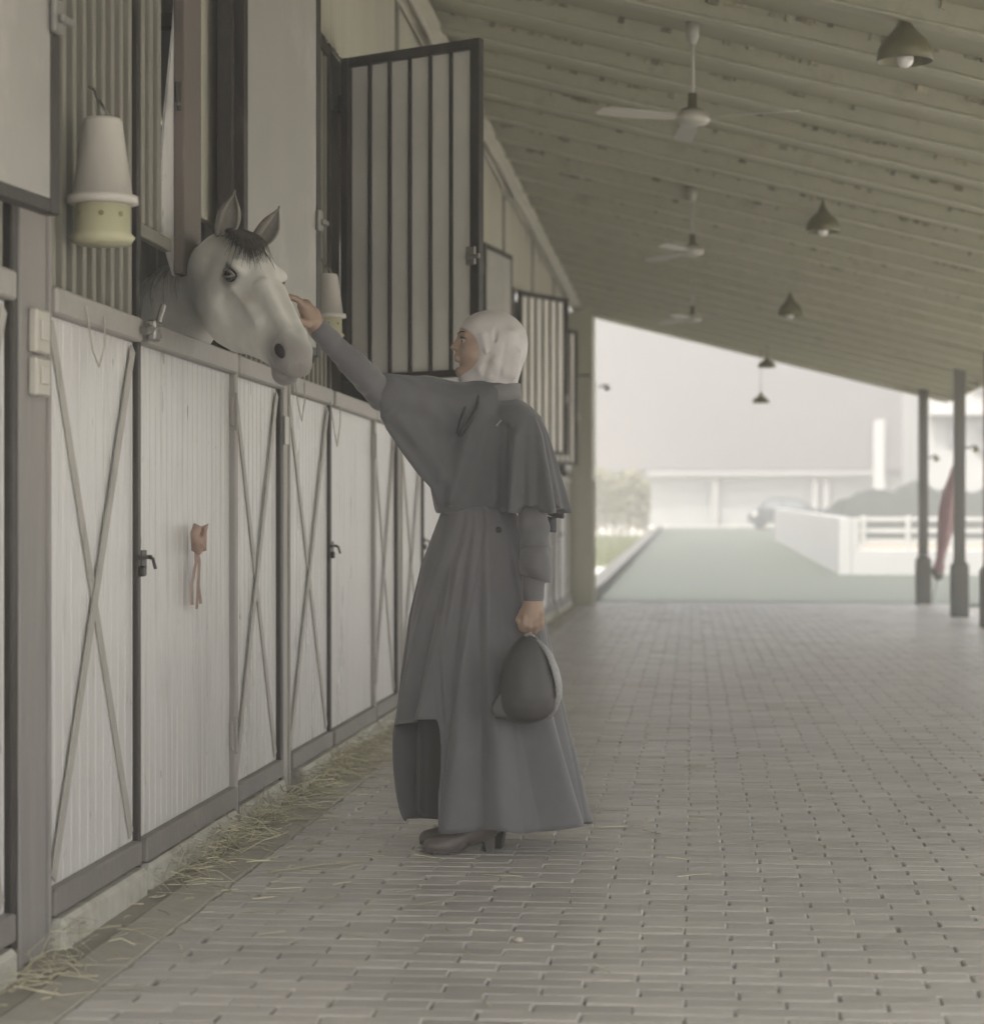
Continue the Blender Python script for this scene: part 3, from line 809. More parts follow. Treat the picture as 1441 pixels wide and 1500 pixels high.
p, q = ray(394, 1280, 6.56), ray(540, 1264, 6.77); p.z = q.z = .006
tag(MB().tube([p, p.lerp(q, .5) + Vector((0, .01, .004)), q], [.0035, .003, .002], 6).build('straw_stalk', M['straw']), 'single long pale straw stalk lying on the pavers', 'straw stalk')
c = ray(759, 1381, 3200 * CAMZ / (1381 - 768))
m = MB(); m.lathe([(0, -.004), (.011, 0), (.013, .005), (.008, .011), (0, .012)], (c.x, c.y, .002), 9)
tag(m.build('pebble', M['pebble'], smooth=True), 'small pale pebble on the pavers near the bottom', 'pebble')
# ================================================================== beyond the roof
def gz(p): return ground_z(p.y)
# big facade with a recess under its upper storey
d = 112
def fx(px, dd=d): return (px - VPX) / F * dd * TC
yb = 112.0
b = thing('facade_building', (5, yb, gz(Vector((0, yb, 0)))), 'big pale pink grey facade beyond the road with a recessed white base', 'building')
zc_ = CAMZ + (768 - 690) / F * d
MB().box((-40, yb, zc_), (fx(1420), yb + 10, 22), .05).build('upper_storey', M['facade'], b)
MB().box((fx(948), yb - .15, zc_ - .25), (fx(1276), yb + .02, zc_ - .02), .02).build('beam', M['trim'], b)
MB().box((-40, yb + .6, .5), (fx(1420), yb + 9, zc_ - .01), .02).build('base_wall', M['plaster2'], b)
for px in (1047, 1192, 1208): MB().box((fx(px) - .16, yb + .1, .5), (fx(px) + .16, yb + .4, zc_ - .26), .02).build('column', M['trim'], b)
MB().box((fx(1275), yb - .6, .5), (fx(1291), yb - .16, CAMZ + 150 / F * d), .03).build('chimney_stack', M['plaster'], b)
# white house at the right edge
d2 = 78; Yh = 78.0
h = thing('white_house', (fx(1420, d2), Yh, gz(Vector((0, Yh, 0)))), 'bright white house with dark windows at the right edge', 'house')
MB().box((fx(1352, d2), Yh, .3), (fx(1352, d2) + 14, Yh + 9, 12), .03).build('wall', M['plaster'], h)
for (a, b_, t_, u) in ((1381, 1402, 622, 656), (1424, 1446, 628, 668), (1420, 1446, 555, 580)):
    w = MB().box((fx(a, d2), Yh - .08, CAMZ + (768 - u) / F * d2), (fx(b_, d2), Yh - .005, CAMZ + (768 - t_) / F * d2), .01).build('window', M['trim'], h)
    MB().box((fx(a, d2) + .06, Yh - .10, CAMZ + (768 - u) / F * d2 + .06), (fx(b_, d2) - .06, Yh - .085, CAMZ + (768 - t_) / F * d2 - .06)).build('pane', M['glass'], w)
MB().box((fx(1352, d2) + .1, Yh - .5, CAMZ + (768 - 612) / F * d2), (fx(1352, d2) + 13, Yh - .01, CAMZ + (768 - 606) / F * d2), .02).build('ledge', M['plaster'], h)
# low mound of tarpaulin behind the white wall
vs = []; fs = []; nx, ny = 30, 8
for j in range(ny + 1):
    for i in range(nx + 1):
        u, v = i / nx, j / ny
        x = fx(1178, 64) + u * 9.5; y = 62 + v * 5
        zt = .35 + 2.05 * min(1, (u * 6) ** .6) * math.sin(math.pi * min(v * 1.0, .999)) ** .5 * (.86 + .14 * math.sin(u * 23) * .4 + .06 * math.sin(u * 51 + v * 7))
        vs.append((x, y, zt))
for j in range(ny):
    for i in range(nx): a = j * (nx + 1) + i; fs.append((a, a + 1, a + nx + 2, a + nx + 1))
tag(mesh_obj('covered_mound', vs, fs, M['tent'], smooth=True), 'low grey green covered mound behind the white fence', 'mound')
# low white wall with a rail fence
w = thing('low_wall', (2.9, 42, ground_z(42)), 'low white wall bordering the right side of the road', 'wall')
def wall_run(y0, y1, x, hgt, name):
    n = 6
    for i in range(n):
        a, b_ = y0 + (y1 - y0) * i / n, y0 + (y1 - y0) * (i + 1) / n
        za, zb = ground_z(a), ground_z(b_)
        MB().add([(x, a, za - .1), (x + .22, a, za - .1), (x + .22, b_, zb - .1), (x, b_, zb - .1), (x, a, za + hgt), (x + .22, a, za + hgt), (x + .22, b_, zb + hgt), (x, b_, zb + hgt)],
                 [(0, 3, 2, 1), (4, 5, 6, 7), (0, 1, 5, 4), (2, 3, 7, 6), (0, 4, 7, 3), (1, 2, 6, 5)]).build(name, M['plaster'], w)
wall_run(42, 75, 2.78, 1.04, 'side_wall')
MB().box((3.005, 42, 0), (12, 42.22, ground_z(42) + .43), .02).build('front_plinth', M['plaster'], w)
MB().box((3.005, 42.005, ground_z(42) + .432), (3.16, 42.2, ground_z(42) + 1.04), .01).build('end_panel', M['plaster'], w)
fz = ground_z(42)
fe = thing('rail_fence', (6, 42.1, fz + .43), 'white three-rail fence standing on the low wall', 'fence')
for zz in (.58, .78, 1.0): MB().box((3.165, 42.09, fz + zz - .035), (12, 42.13, fz + zz + .045), .008).build('rail', M['fence'], fe)
for xx in (3.24, 4.08, 4.92, 5.76): MB().box((xx - .045, 42.04, fz + .434), (xx + .045, 42.085, fz + 1.08), .008).build('fence_post', M['fence'], fe)
sd = MB().box((3.3, 42.4, -.1), (30, 61, fz + .42)).build('paddock', M['sand']); sd['kind'] = 'structure'
# car half hidden by the white wall
cy = 100.0; cz = ground_z(cy); cx = fx(1139, cy)
ca = thing('parked_car', (cx, cy, cz), 'small dark parked car half hidden behind the low white wall', 'car')
pr = [(-1.35, .25), (-1.4, .55), (-1.22, .78), (-.95, .84), (-.62, 1.28), (-.3, 1.38), (.7, 1.38), (1.1, 1.25), (1.5, .9), (2.3, .82), (2.4, .5), (2.35, .25)]
m = MB(); m.prism([(cx + x, cy - .8, cz + z) for x, z in pr], (0, 1.6, 0)); m.build('body', M['car'], ca)
for q in ([(-.78, .88), (-.55, 1.24), (-.28, 1.3), (.1, 1.3), (.1, .88)], [(.18, .88), (.18, 1.3), (.68, 1.3), (1.0, 1.2), (1.3, .9)]):
    m = MB(); m.prism([(cx + x, cy - .82, cz + z) for x, z in q], (0, .015, 0)); m.build('window', M['glass'], ca)
for xx in (-.85, 1.6):
    m = MB(); m.lathe([(0, -.1), (.3, -.1), (.32, -.06), (.32, .06), (.3, .1), (0, .1)], (cx + xx, cy - .82, cz + .30), 20, (Vector((1, 0, 0)), Vector((0, 0, 1)), Vector((0, -1, 0)))); m.build('wheel', M['tyre'], ca)
m = MB(); m.lathe([(0, .03), (.09, .02), (.1, 0)], (cx - 1.1, cy - .81, cz + .66), 14, (Vector((1, 0, 0)), Vector((0, 0, 1)), Vector((0, -1, 0)))); m.build('headlight', M['bulb'], ca)
# verge left of the road: kerb, pale path, grass, hedge
m = MB()
for i in range(14):
    a, b_ = 29.6 + i * 5.2, 29.6 + (i + 1) * 5.2 - .02
    m.add([(x, y, ground_z(y) + z) for x in (-1.62, -1.36) for y in (a, b_) for z in (-.1, .12)], [(0, 1, 3, 2), (4, 6, 7, 5), (0, 4, 5, 1), (2, 3, 7, 6), (0, 2, 6, 4), (1, 5, 7, 3)])
o = m.build('road_kerb', M['rkerb']); o['kind'] = 'structure'
gs, gf = [], []
for i in range(9000):
    y = random.uniform(46, 78); x = random.uniform(-4.6, -1.7); z = ground_z(y) - .05; hgt = random.uniform(.08, .28); a = random.uniform(0, 6.28); w_ = .012
    b0 = len(gs); gs += [(x - w_ * math.cos(a), y - w_ * math.sin(a), z), (x + w_ * math.cos(a), y + w_ * math.sin(a), z), (x + random.gauss(0, .05), y + random.gauss(0, .05), z + hgt)]; gf.append((b0, b0 + 1, b0 + 2))
tag(mesh_obj('grass', gs, gf, M['grass']), 'strip of green grass left of the road', 'grass', kind='stuff')
hg = thing('clipped_hedge', (-3.2, 82, ground_z(82)), 'tall pale brown green hedge left of the road end', 'hedge')
hv, hf = [], []
for i in range(9000):
    u, v, w_ = random.random(), random.random(), random.random() ** .5
    x = -5.0 + u * 3.4; y = 80 + v * 4; top = 2.35 - .5 * max(0, u - .8) * 5 * .5 + .15 * math.sin(u * 17)
    z = ground_z(82) + w_ * top
    s_ = random.uniform(.05, .11); n1 = Vector((random.gauss(0, 1), random.gauss(0, 1), random.gauss(0, 1))).normalized(); n2 = n1.cross(Vector((random.gauss(0, 1), random.gauss(0, 1), .3))).normalized()
    c = Vector((x, y, z)); b0 = len(hv); hv += [c - n1 * s_, c + n2 * s_ * .5, c + n1 * s_, c - n2 * s_ * .5]; hf.append((b0, b0 + 1, b0 + 2, b0 + 3))
mesh_obj('foliage', hv, hf, M['leaf'], hg)
m = MB()
for i in range(12): m.tube([(-4.9 + i * .28, 82, ground_z(82) - .1), (-4.85 + i * .28 + random.uniform(-.1, .1), 82.2, ground_z(82) + 1.6)], [.04, .015], 6)
m.build('stems', M['twig'], hg)
# furled parasol leaning by the post
p0, p1 = ray(1366, 884, 29.1), ray(1404, 664, 29.0)
ax = (p1 - p0); Lp = ax.length; ax.normalize(); su = ax.cross(Vector((0, 1, 0))).normalized(); sv = ax.cross(su)
pa = thing('furled_parasol', p0, 'furled faded mauve parasol leaning beside the grey post', 'parasol')
MB().tube([p0, p1], .014, 8).build('pole', M['fence'], pa)
m = MB(); n = 28; prf = [(.18, .02), (.2, .05), (.24, .07), (.29, .05), (.34, .055), (.5, .095), (.62, .11), (.75, .10), (.88, .06), (.97, .02)]
vs = []
for t_, r in prf:
    for k in range(n):
        a = 2 * math.pi * k / n; rr = r * (1 + .22 * math.sin(a * 7 + t_ * 5))
        vs.append(p0 + ax * Lp * t_ + (su * math.cos(a) + sv * math.sin(a)) * rr)
fs = [(i * n + k, i * n + (k + 1) % n, (i + 1) * n + (k + 1) % n, (i + 1) * n + k) for i in range(len(prf) - 1) for k in range(n)]
m.add(vs, fs); m.build('canopy', M['mauve'], pa, True)
q = p0 + ax * Lp * .19
m = MB(); m.tube([q + Vector((-.11, 0, .08)), q + Vector((-.05, 0, .05)), q + Vector((.03, 0, -.02)), q + Vector((.06, 0, -.05))], [.03, .05, .075, .02], 12); m.build('tie_cap', M['post'], pa, True)
# ================================================================== smooth solid modelling (people, animals, shoes)
class SDF:
    def __init__(s, lo, hi, h):
        s.h = h; s.lo = np.array(lo, float)
        s.n = np.ceil((np.array(hi) - s.lo) / h).astype(int) + 1
        s.v = np.full(tuple(s.n), 1.0, np.float32)
        s.ax = [(s.lo[i] + h * np.arange(s.n[i])).astype(np.float32) for i in range(3)]
    def blk(s, lo, hi, pad):
        a = np.clip(np.floor((np.array(lo) - pad - s.lo) / s.h).astype(int), 0, s.n)
        b = np.clip(np.ceil((np.array(hi) + pad - s.lo) / s.h).astype(int) + 1, 0, s.n)
        sl = tuple(slice(a[i], b[i]) for i in range(3))
        X = s.ax[0][sl[0]][:, None, None]; Y = s.ax[1][sl[1]][None, :, None]; Z = s.ax[2][sl[2]][None, None, :]
        return sl, X, Y, Z
    def comb(s, fn, lo, hi, k, mode=0):
        sl, X, Y, Z = s.blk(lo, hi, k * 1.2 + 4 * s.h)
        if s.v[sl].size == 0: return s
        d = fn(X, Y, Z).astype(np.float32); a = s.v[sl]
        if mode == 0:
            hh = np.clip(.5 + .5 * (a - d) / k, 0, 1); r = a * (1 - hh) + d * hh - k * hh * (1 - hh)
        else:
            hh = np.clip(.5 - .5 * (a + d) / k, 0, 1); r = a * (1 - hh) - d * hh + k * hh * (1 - hh)
        s.v[sl] = r
        return s
    def cone(s, p, q, r0, r1, k=.02, mode=0, wob=None):
        p, q = np.array(p, float), np.array(q, float); e = q - p; L2 = max(float(e @ e), 1e-9)
        def fn(X, Y, Z):
            t = np.clip(((X - p[0]) * e[0] + (Y - p[1]) * e[1] + (Z - p[2]) * e[2]) / L2, 0, 1)
            dx, dy, dz = X - p[0] - t * e[0], Y - p[1] - t * e[1], Z - p[2] - t * e[2]
            r = r0 + (r1 - r0) * t
            if wob is not None: r = r + wob(t, dx, dy, dz)
            return np.sqrt(dx * dx + dy * dy + dz * dz) - r
        R = max(r0, r1) * 1.15
        return s.comb(fn, np.minimum(p, q) - R, np.maximum(p, q) + R, k, mode)
    def chain(s, pts, rs, k=.02, mode=0):
        for i in range(len(pts) - 1): s.cone(pts[i], pts[i + 1], rs[i], rs[i + 1], k, mode)
        return s
    def ell(s, c, r, k=.02, mode=0, fr=None):
        """ellipsoid; fr rows are its axes"""
        c = np.array(c, float); r = np.array(r, float)
        A = np.eye(3) if fr is None else np.array(fr, float)
        def fn(X, Y, Z):
            x, y, z = X - c[0], Y - c[1], Z - c[2]
            u = [(A[i][0] * x + A[i][1] * y + A[i][2] * z) for i in range(3)]
            q0 = np.sqrt(sum((u[i] / r[i]) ** 2 for i in range(3))); q1 = np.sqrt(sum((u[i] / r[i] ** 2) ** 2 for i in range(3))) + 1e-6
            return q0 * (q0 - 1) / q1
        R = np.full(3, r.max()) if fr is not None else r
        return s.comb(fn, c - R, c + R, k, mode)
    def field(s, fn, lo, hi, k=.02, mode=0): return s.comb(fn, lo, hi, k, mode)
    def smooth(s, n=1):
        for _ in range(n):
            v = s.v; w = v.copy()
            for a in range(3):
                w = (np.roll(w, 1, a) + np.roll(w, -1, a) + 2 * w) / 4
            m = np.abs(v) < 3 * s.h
            s.v = np.where(m, w, v)
        return s
    def mesh(s):
        v = s.v; h = s.h; sg = v < 0; nx, ny, nz = v.shape
        cnt = np.zeros((nx - 1, ny - 1, nz - 1), np.uint8)
        cs = [(a, b, c) for a in (0, 1) for b in (0, 1) for c in (0, 1)]
        for a, b, c in cs: cnt += sg[a:nx - 1 + a, b:ny - 1 + b, c:nz - 1 + c]
        act = (cnt > 0) & (cnt < 8)
        ii = np.argwhere(act); idx = np.full(act.shape, -1, np.int32); idx[act] = np.arange(len(ii))
        pos = np.zeros((len(ii), 3)); c_ = np.zeros(len(ii))
        for a in cs:
            for ax in range(3):
                if a[ax] == 1: continue
                b = list(a); b[ax] = 1
                va = v[ii[:, 0] + a[0], ii[:, 1] + a[1], ii[:, 2] + a[2]]; vb = v[ii[:, 0] + b[0], ii[:, 1] + b[1], ii[:, 2] + b[2]]
                m = (va < 0) != (vb < 0)
                t = np.where(m, va / np.where(va == vb, 1, va - vb), 0)
                p = np.tile(np.array(a, float), (len(ii), 1)); p[:, ax] = t
                pos[m] += p[m]; c_[m] += 1
        V = (ii + pos / c_[:, None]) * h + s.lo
        Fs = []
        for ax in range(3):
            o = [(1, 2), (2, 0), (0, 1)][ax]
            sl0 = [slice(None)] * 3; sl1 = [slice(None)] * 3
            sl0[ax] = slice(0, -1); sl1[ax] = slice(1, None)
            ch = sg[tuple(sl0)] != sg[tuple(sl1)]
            e = np.argwhere(ch)
            e = e[(e[:, o[0]] > 0) & (e[:, o[1]] > 0) & (e[:, o[0]] < v.shape[o[0]] - 1) & (e[:, o[1]] < v.shape[o[1]] - 1)]
            def cell(d0, d1):
                q = e.copy(); q[:, o[0]] -= d0; q[:, o[1]] -= d1
                return idx[q[:, 0], q[:, 1], q[:, 2]]
            quad = np.stack([cell(1, 1), cell(0, 1), cell(0, 0), cell(1, 0)], 1)
            neg = sg[e[:, 0], e[:, 1], e[:, 2]]
            quad[~neg] = quad[~neg][:, ::-1]
            Fs.append(quad[(quad >= 0).all(1)])
        return V, np.concatenate(Fs)
    def obj(s, name, m, parent=None, wv=False, it=2):
        V, Q = s.mesh()
        for _ in range(it):      # light relaxing, no shrink to speak of
            acc = np.zeros_like(V); n = np.zeros(len(V))
            for a, b in ((0, 1), (1, 2), (2, 3), (3, 0)):
                np.add.at(acc, Q[:, a], V[Q[:, b]]); np.add.at(n, Q[:, a], 1)
                np.add.at(acc, Q[:, b], V[Q[:, a]]); np.add.at(n, Q[:, b], 1)
            V = V * .5 + acc / np.maximum(n, 1)[:, None] * .5
        me = bpy.data.meshes.new(name)
        me.vertices.add(len(V)); me.vertices.foreach_set('co', V.astype(np.float32).ravel())
        me.loops.add(4 * len(Q)); me.loops.foreach_set('vertex_index', Q.astype(np.int32).ravel())
        me.polygons.add(len(Q)); me.polygons.foreach_set('loop_start', np.arange(0, 4 * len(Q), 4, dtype=np.int32))
        me.update(calc_edges=True); me.validate(); me.shade_smooth()
        me.materials.append(m)
        return link(bpy.data.objects.new(name, me), parent, wv)
def interp(z, zs, vals): return np.interp(z, zs, vals)
def loft_fn(zs, xl, xr, yc, ty, zlo=None, p=2.0):
    """solid whose outline at height z runs from xl to xr, depth ty round yc"""
    o = np.argsort(zs); zs, xl, xr, yc, ty = [np.array(a, float)[o] for a in (zs, xl, xr, yc, ty)]
    def fn(X, Y, Z):
        l, r, c, t = [np.interp(Z, zs, a) for a in (xl, xr, yc, ty)]
        hw = (r - l) / 2; cx = (l + r) / 2
        q = ((np.abs(X - cx) / hw) ** p + (np.abs(Y - c) / t) ** p) ** (1 / p)
        f = (q - 1) * np.minimum(hw, t)
        f = np.maximum(f, np.maximum(zs[0] - Z, Z - zs[-1]))
        return f
    return fn
# ================================================================== the horse
HL = Vector((.45, -.63, -.63)).normalized()                 # poll to muzzle
HN = Vector((.485, -.415, .761)); HN = (HN - HL * HN.dot(HL)).normalized()   # out of the face
HS = HL.cross(HN).normalized()                              # to the cheek that faces us
POLL = ray(342, 363, 6.85)
def hp(u, n, s): return POLL + HL * u + HN * n + HS * s
hA = np.array([HL, HN, HS])
horse = thing('horse', (-2.2, 7.3, 0), 'grey white horse reaching its head out over the white stall door', 'horse')
US = [-.08, -.03, 0, .06, .13, .20, .28, .36, .44, .50, .55, .59, .625]
DOR = [.0, .040, .055, .080, .090, .086, .072, .056, .047, .047, .048, .034, .002]
VEN = [-.14, -.165, -.185, -.218, -.238, -.236, -.206, -.160, -.122, -.100, -.090, -.082, -.035]
WID = [.055, .063, .070, .087, .099, .094, .076, .059, .049, .049, .055, .055, .03]
def head_fn(X, Y, Z):
    x, y, z = X - POLL.x, Y - POLL.y, Z - POLL.z
    u = HL.x * x + HL.y * y + HL.z * z; n = HN.x * x + HN.y * y + HN.z * z; s = HS.x * x + HS.y * y + HS.z * z
    d = np.interp(u, US, DOR); v = np.interp(u, US, VEN); w = np.interp(u, US, WID)
    c = (d + v) / 2; hh = (d - v) / 2
    t = (n - c) / hh                       # narrower towards the jaw and slightly at the nose ridge
    ww = w * (1 - .22 * np.clip(-t, 0, 1) - .12 * np.clip(t, 0, 1))
    q = ((np.abs(s) / ww) ** 2.5 + np.abs(t) ** 2.5) ** .4
    f = (q - 1) * np.minimum(hh, ww)
    return np.maximum(f, np.maximum(US[0] - u, u - US[-1]))
pts = [hp(u, n, s) for u in (-.1, .66) for n in (-.25, .16) for s in (-.14, .14)]
lo = [min(p[i] for p in pts) for i in range(3)]; hi = [max(p[i] for p in pts) for i in range(3)]
NB = Vector((-2.12, 7.55, 1.38))       # foot of the neck
glo = [min(lo[0], NB.x - .30) - .03, lo[1] - .03, 1.0]; ghi = [hi[0] + .06, NB.y + .32, hi[2] + .05]
S = SDF(glo, ghi, .0065)
S.field(head_fn, lo, hi, .02)
for sg in (1, -1):
    S.ell(hp(.155, -.10, .058 * sg), (.105, .095, .040), .05, 0, hA)            # cheek
    S.ell(hp(.188, .036, .080 * sg), (.042, .022, .026), .03, 0, hA)            # brow over the eye
    S.cone(hp(.24, -.012, .079 * sg), hp(.40, -.014, .053 * sg), .014, .009, .030)   # facial crest
    S.ell(hp(.565, .000, .043 * sg), (.040, .032, .022), .025, 0, hA)           # nostril wing
    S.cone(hp(.30, .052, .030 * sg), hp(.52, .040, .030 * sg), .013, .012, .03)  # nasal edge
S.ell(hp(.600, -.030, 0), (.034, .052, .050), .03, 0, hA)                       # lips
S.ell(hp(.578, -.083, 0), (.030, .022, .032), .025, 0, hA)                      # chin
for sg in (1, -1):
    if sg > 0: S.ell(hp(.198, .012, .108), (.030, .016, .020), .014, 1, hA)     # eye socket
    S.ell(hp(.575, .002, .064 * sg), (.034, .019, .026), .010, 1, hA)           # nostril
    S.chain([hp(.634, -.050, .015 * sg), hp(.607, -.057, .040 * sg), hp(.56, -.062, .049 * sg), hp(.525, -.055, .051 * sg)], [.008, .010, .010, .007], .006, 1)  # mouth
    S.ell(hp(.28, .024, .088 * sg), (.07, .018, .014), .03, 1, hA); S.ell(hp(.30, -.060, .088 * sg), (.09, .030, .014), .04, 1, hA); S.chain([hp(.02, -.06, .096 * sg), hp(.06, -.14, .100 * sg), hp(.13, -.20, .092 * sg), hp(.22, -.212, .076 * sg)], [.008, .010, .010, .007], .03, 1); S.ell(hp(.125, .052, .085 * sg), (.03, .016, .016), .03, 1, hA)              # hollow below the eye
NT = hp(.01, -.075, 0)
nk = [NT, Vector((-1.53, 6.95, 1.84)), Vector((-1.70, 7.08, 1.745)), NB]
S.chain([tuple(p) for p in nk], [.095, .112, .135, .225], .05)
S.chain([tuple(p + Vector((-.02, 0, -.10 * i / 3))) for i, p in enumerate(nk)], [.06, .07, .10, .20], .06)
S.cone(tuple(hp(.10, -.15, 0)), tuple(nk[1] + Vector((0, 0, -.05))), .05, .08, .07)
hm = bpy.data.materials.new('grey horse coat')
N, L = nodes_of(hm); b = N['Principled BSDF']
tc = N.new('ShaderNodeTexCoord')
def hdist(c, r0, r1):
    vm = N.new('ShaderNodeVectorMath'); vm.operation = 'DISTANCE'; vm.inputs[1].default_value = c
    L.new(tc.outputs['Object'], vm.inputs[0])
    mr = N.new('ShaderNodeMapRange'); mr.interpolation_type = 'SMOOTHSTEP'
    mr.inputs['From Min'].default_value = r0; mr.inputs['From Max'].default_value = r1; mr.inputs['To Min'].default_value = 1; mr.inputs['To Max'].default_value = 0
    L.new(vm.outputs['Value'], mr.inputs['Value']); return mr.outputs[0]
ns = N.new('ShaderNodeTexNoise'); ns.inputs['Scale'].default_value = 16; ns.inputs['Detail'].default_value = 8; L.new(tc.outputs['Object'], ns.inputs['Vector'])
cr = N.new('ShaderNodeMix'); cr.data_type = 'RGBA'; cr.inputs[6].default_value = (.52, .51, .46, 1); cr.inputs[7].default_value = (.72, .705, .655, 1)
L.new(ns.outputs['Fac'], cr.inputs['Factor'])
cur = cr.outputs[2]
for c, r0, r1, colr, amt in ((hp(.60, -.03, .03), .05, .165, (.165, .150, .142, 1), .92), (hp(.02, .06, .0), .02, .17, (.20, .185, .16, 1), .7), (hp(.198, .01, .10), .022, .052, (.11, .10, .09, 1), .8),
                             (hp(.31, .01, .07), .0, .05, (.38, .27, .22, 1), .35)):
    f = hdist(c, r0, r1); mu = N.new('ShaderNodeMath'); mu.operation = 'MULTIPLY'; mu.inputs[1].default_value = amt; L.new(f, mu.inputs[0])
    mx = N.new('ShaderNodeMix'); mx.data_type = 'RGBA'; L.new(mu.outputs[0], mx.inputs['Factor']); L.new(cur, mx.inputs[6]); mx.inputs[7].default_value = colr; cur = mx.outputs[2]
L.new(cur, b.inputs['Base Color']); b.inputs['Roughness'].default_value = .7; b.inputs['Sheen Weight'].default_value = .2
nb = N.new('ShaderNodeTexNoise'); nb.inputs['Scale'].default_value = 60; nb.inputs['Detail'].default_value = 6
mpb = N.new('ShaderNodeMapping'); mpb.inputs['Scale'].default_value = (3, 3, .8); L.new(tc.outputs['Object'], mpb.inputs[0]); L.new(mpb.outputs[0], nb.inputs['Vector'])
bp = N.new('ShaderNodeBump'); bp.inputs['Strength'].default_value = .4; bp.inputs['Distance'].default_value = .004; L.new(nb.outputs['Fac'], bp.inputs['Height']); L.new(bp.outputs[0], b.inputs['Normal'])
# trunk and legs go into a coarser field, then both surfaces become one mesh
V1, Q1 = S.smooth(1).mesh()
T = SDF((-4.15, 6.85, -.02), (-1.72, 7.98, 1.75), .022)
T.cone(tuple(NB), (-2.42, 7.52, 1.25), .215, .30, .10)
T.ell((-2.45, 7.5, 1.18), (.40, .27, .34), .12); T.ell((-3.0, 7.42, 1.14), (.55, .29, .33), .12); T.ell((-3.6, 7.36, 1.22), (.36, .27, .31), .12)
for x, y, sgn in ((-2.3, 7.62, 0), (-2.25, 7.36, 0)):
    T.chain([(x, y, 1.0), (x + .04, y, .74), (x + .02, y, .48), (x + .01, y, .16), (x + .05, y, .09), (x + .06, y, .02)], [.12, .085, .055, .04, .05, .062], .04)
for x, y, sgn in ((-3.75, 7.5, 0), (-3.7, 7.24, 0)):
    T.chain([(x, y, 1.05), (x + .14, y, .80), (x - .10, y, .55), (x - .06, y, .16), (x - .02, y, .09), (x, y, .02)], [.17, .12, .06, .042, .05, .062], .05)
T.chain([(-3.93, 7.35, 1.36), (-4.03, 7.34, 1.2), (-4.04, 7.33, .75)], [.04, .06, .05], .03)
V2, Q2 = T.mesh()
V = np.concatenate([V1, V2]); Q = np.concatenate([Q1, Q2 + len(V1)])
o = mesh_obj('body', V, Q, hm, horse, True)
# ears, cupped
def ear(base, tip, face, w, name):
    base, tip = Vector(base), Vector(tip); ax = tip - base; Lh = ax.length; ax.normalize(); fz = Vector(face); fz = (fz - ax * fz.dot(ax)).normalized(); sd = ax.cross(fz)
    vs = []; n = 13; rows = 12
    for j in range(rows + 1):
        t = j / rows
        r = w * (math.sin(math.pi * min(1, .18 + t * .86)) ** .75 * (1.0 if t < .5 else (1 - ((t - .5) / .5) ** 2.2)) + .004 / w * 0)
        cen = base + ax * Lh * t + fz * (.018 * math.sin(t * 3.0)) - fz * .02 * t
        for i in range(n):
            a = math.radians(-140 + 280 * i / (n - 1))
            vs.append(cen + (sd * math.sin(a) * r) + (-fz * math.cos(a) * r * .75))
    fs = [(j * n + i, j * n + i + 1, (j + 1) * n + i + 1, (j + 1) * n + i) for j in range(rows) for i in range(n - 1)]
    o = mesh_obj(name, vs, fs, M['earm'], horse, True)
    md = o.modifiers.new('t', 'SOLIDIFY'); md.thickness = .006; md.offset = 0
    return o
M['lid'] = mat('grey eyelid', (.15, .14, .125), .6, .1, bump=0)
M['eye2'] = mat('dark nostril', (.03, .025, .023), .8, .1, bump=0)
M['earm'] = mat('grey ear', (.21, .195, .17), .7, .25, 14, bump=.1)
e0, e1 = hp(.012, .035, .060), hp(.012, .035, -.060)
ear(e0, e0 + Vector((.050, -.03, .138)), (.45, -.85, 0), .036, 'ear')
ear(e1, e1 + Vector((.085, -.01, .112)), (.75, -.6, 0), .034, 'ear')
for sg in (1, -1):
    m = MB(); m.lathe([(0.0001, -.033)] + [(.0165 * math.sin(a), -.033 * math.cos(a)) for a in np.linspace(.2, 2.94, 10)] + [(.0001, .033)], hp(.576, .002, .047 * sg), 14, (HS, HN, HL))
    m.build('nostril', M['eye2'], horse, True)
EE = (HL * .80 + HN * .45).normalized(); EU = (HN * .80 - HL * .45).normalized()
for sg in (1, -1):
    c = hp(.198, .012, (.084 if sg > 0 else .074) * sg)
    m = MB(); m.lathe([(0.0001, -.023)] + [(.023 * math.sin(a), -.023 * math.cos(a)) for a in np.linspace(.2, 2.94, 12)] + [(.0001, .023)], c, 20)
    m.build('eye', M['eye'], horse, True)
    for up_, bl, rr_ in ((1, .0145, .0055), (-1, .010, .0042)):
        pts = []
        for t in np.linspace(-1, 1, 9):
            q = 1 - t * t
            pts.append(c + EE * (.032 * t) + EU * (up_ * bl * q) + HS * sg * (.006 + .0155 * q))
        m = MB(); m.tube(pts, [.003 + (rr_ - .003) * (1 - t * t) for t in np.linspace(-1, 1, 9)], 8)
        m.build('eyelid', M['lid'], horse, True)
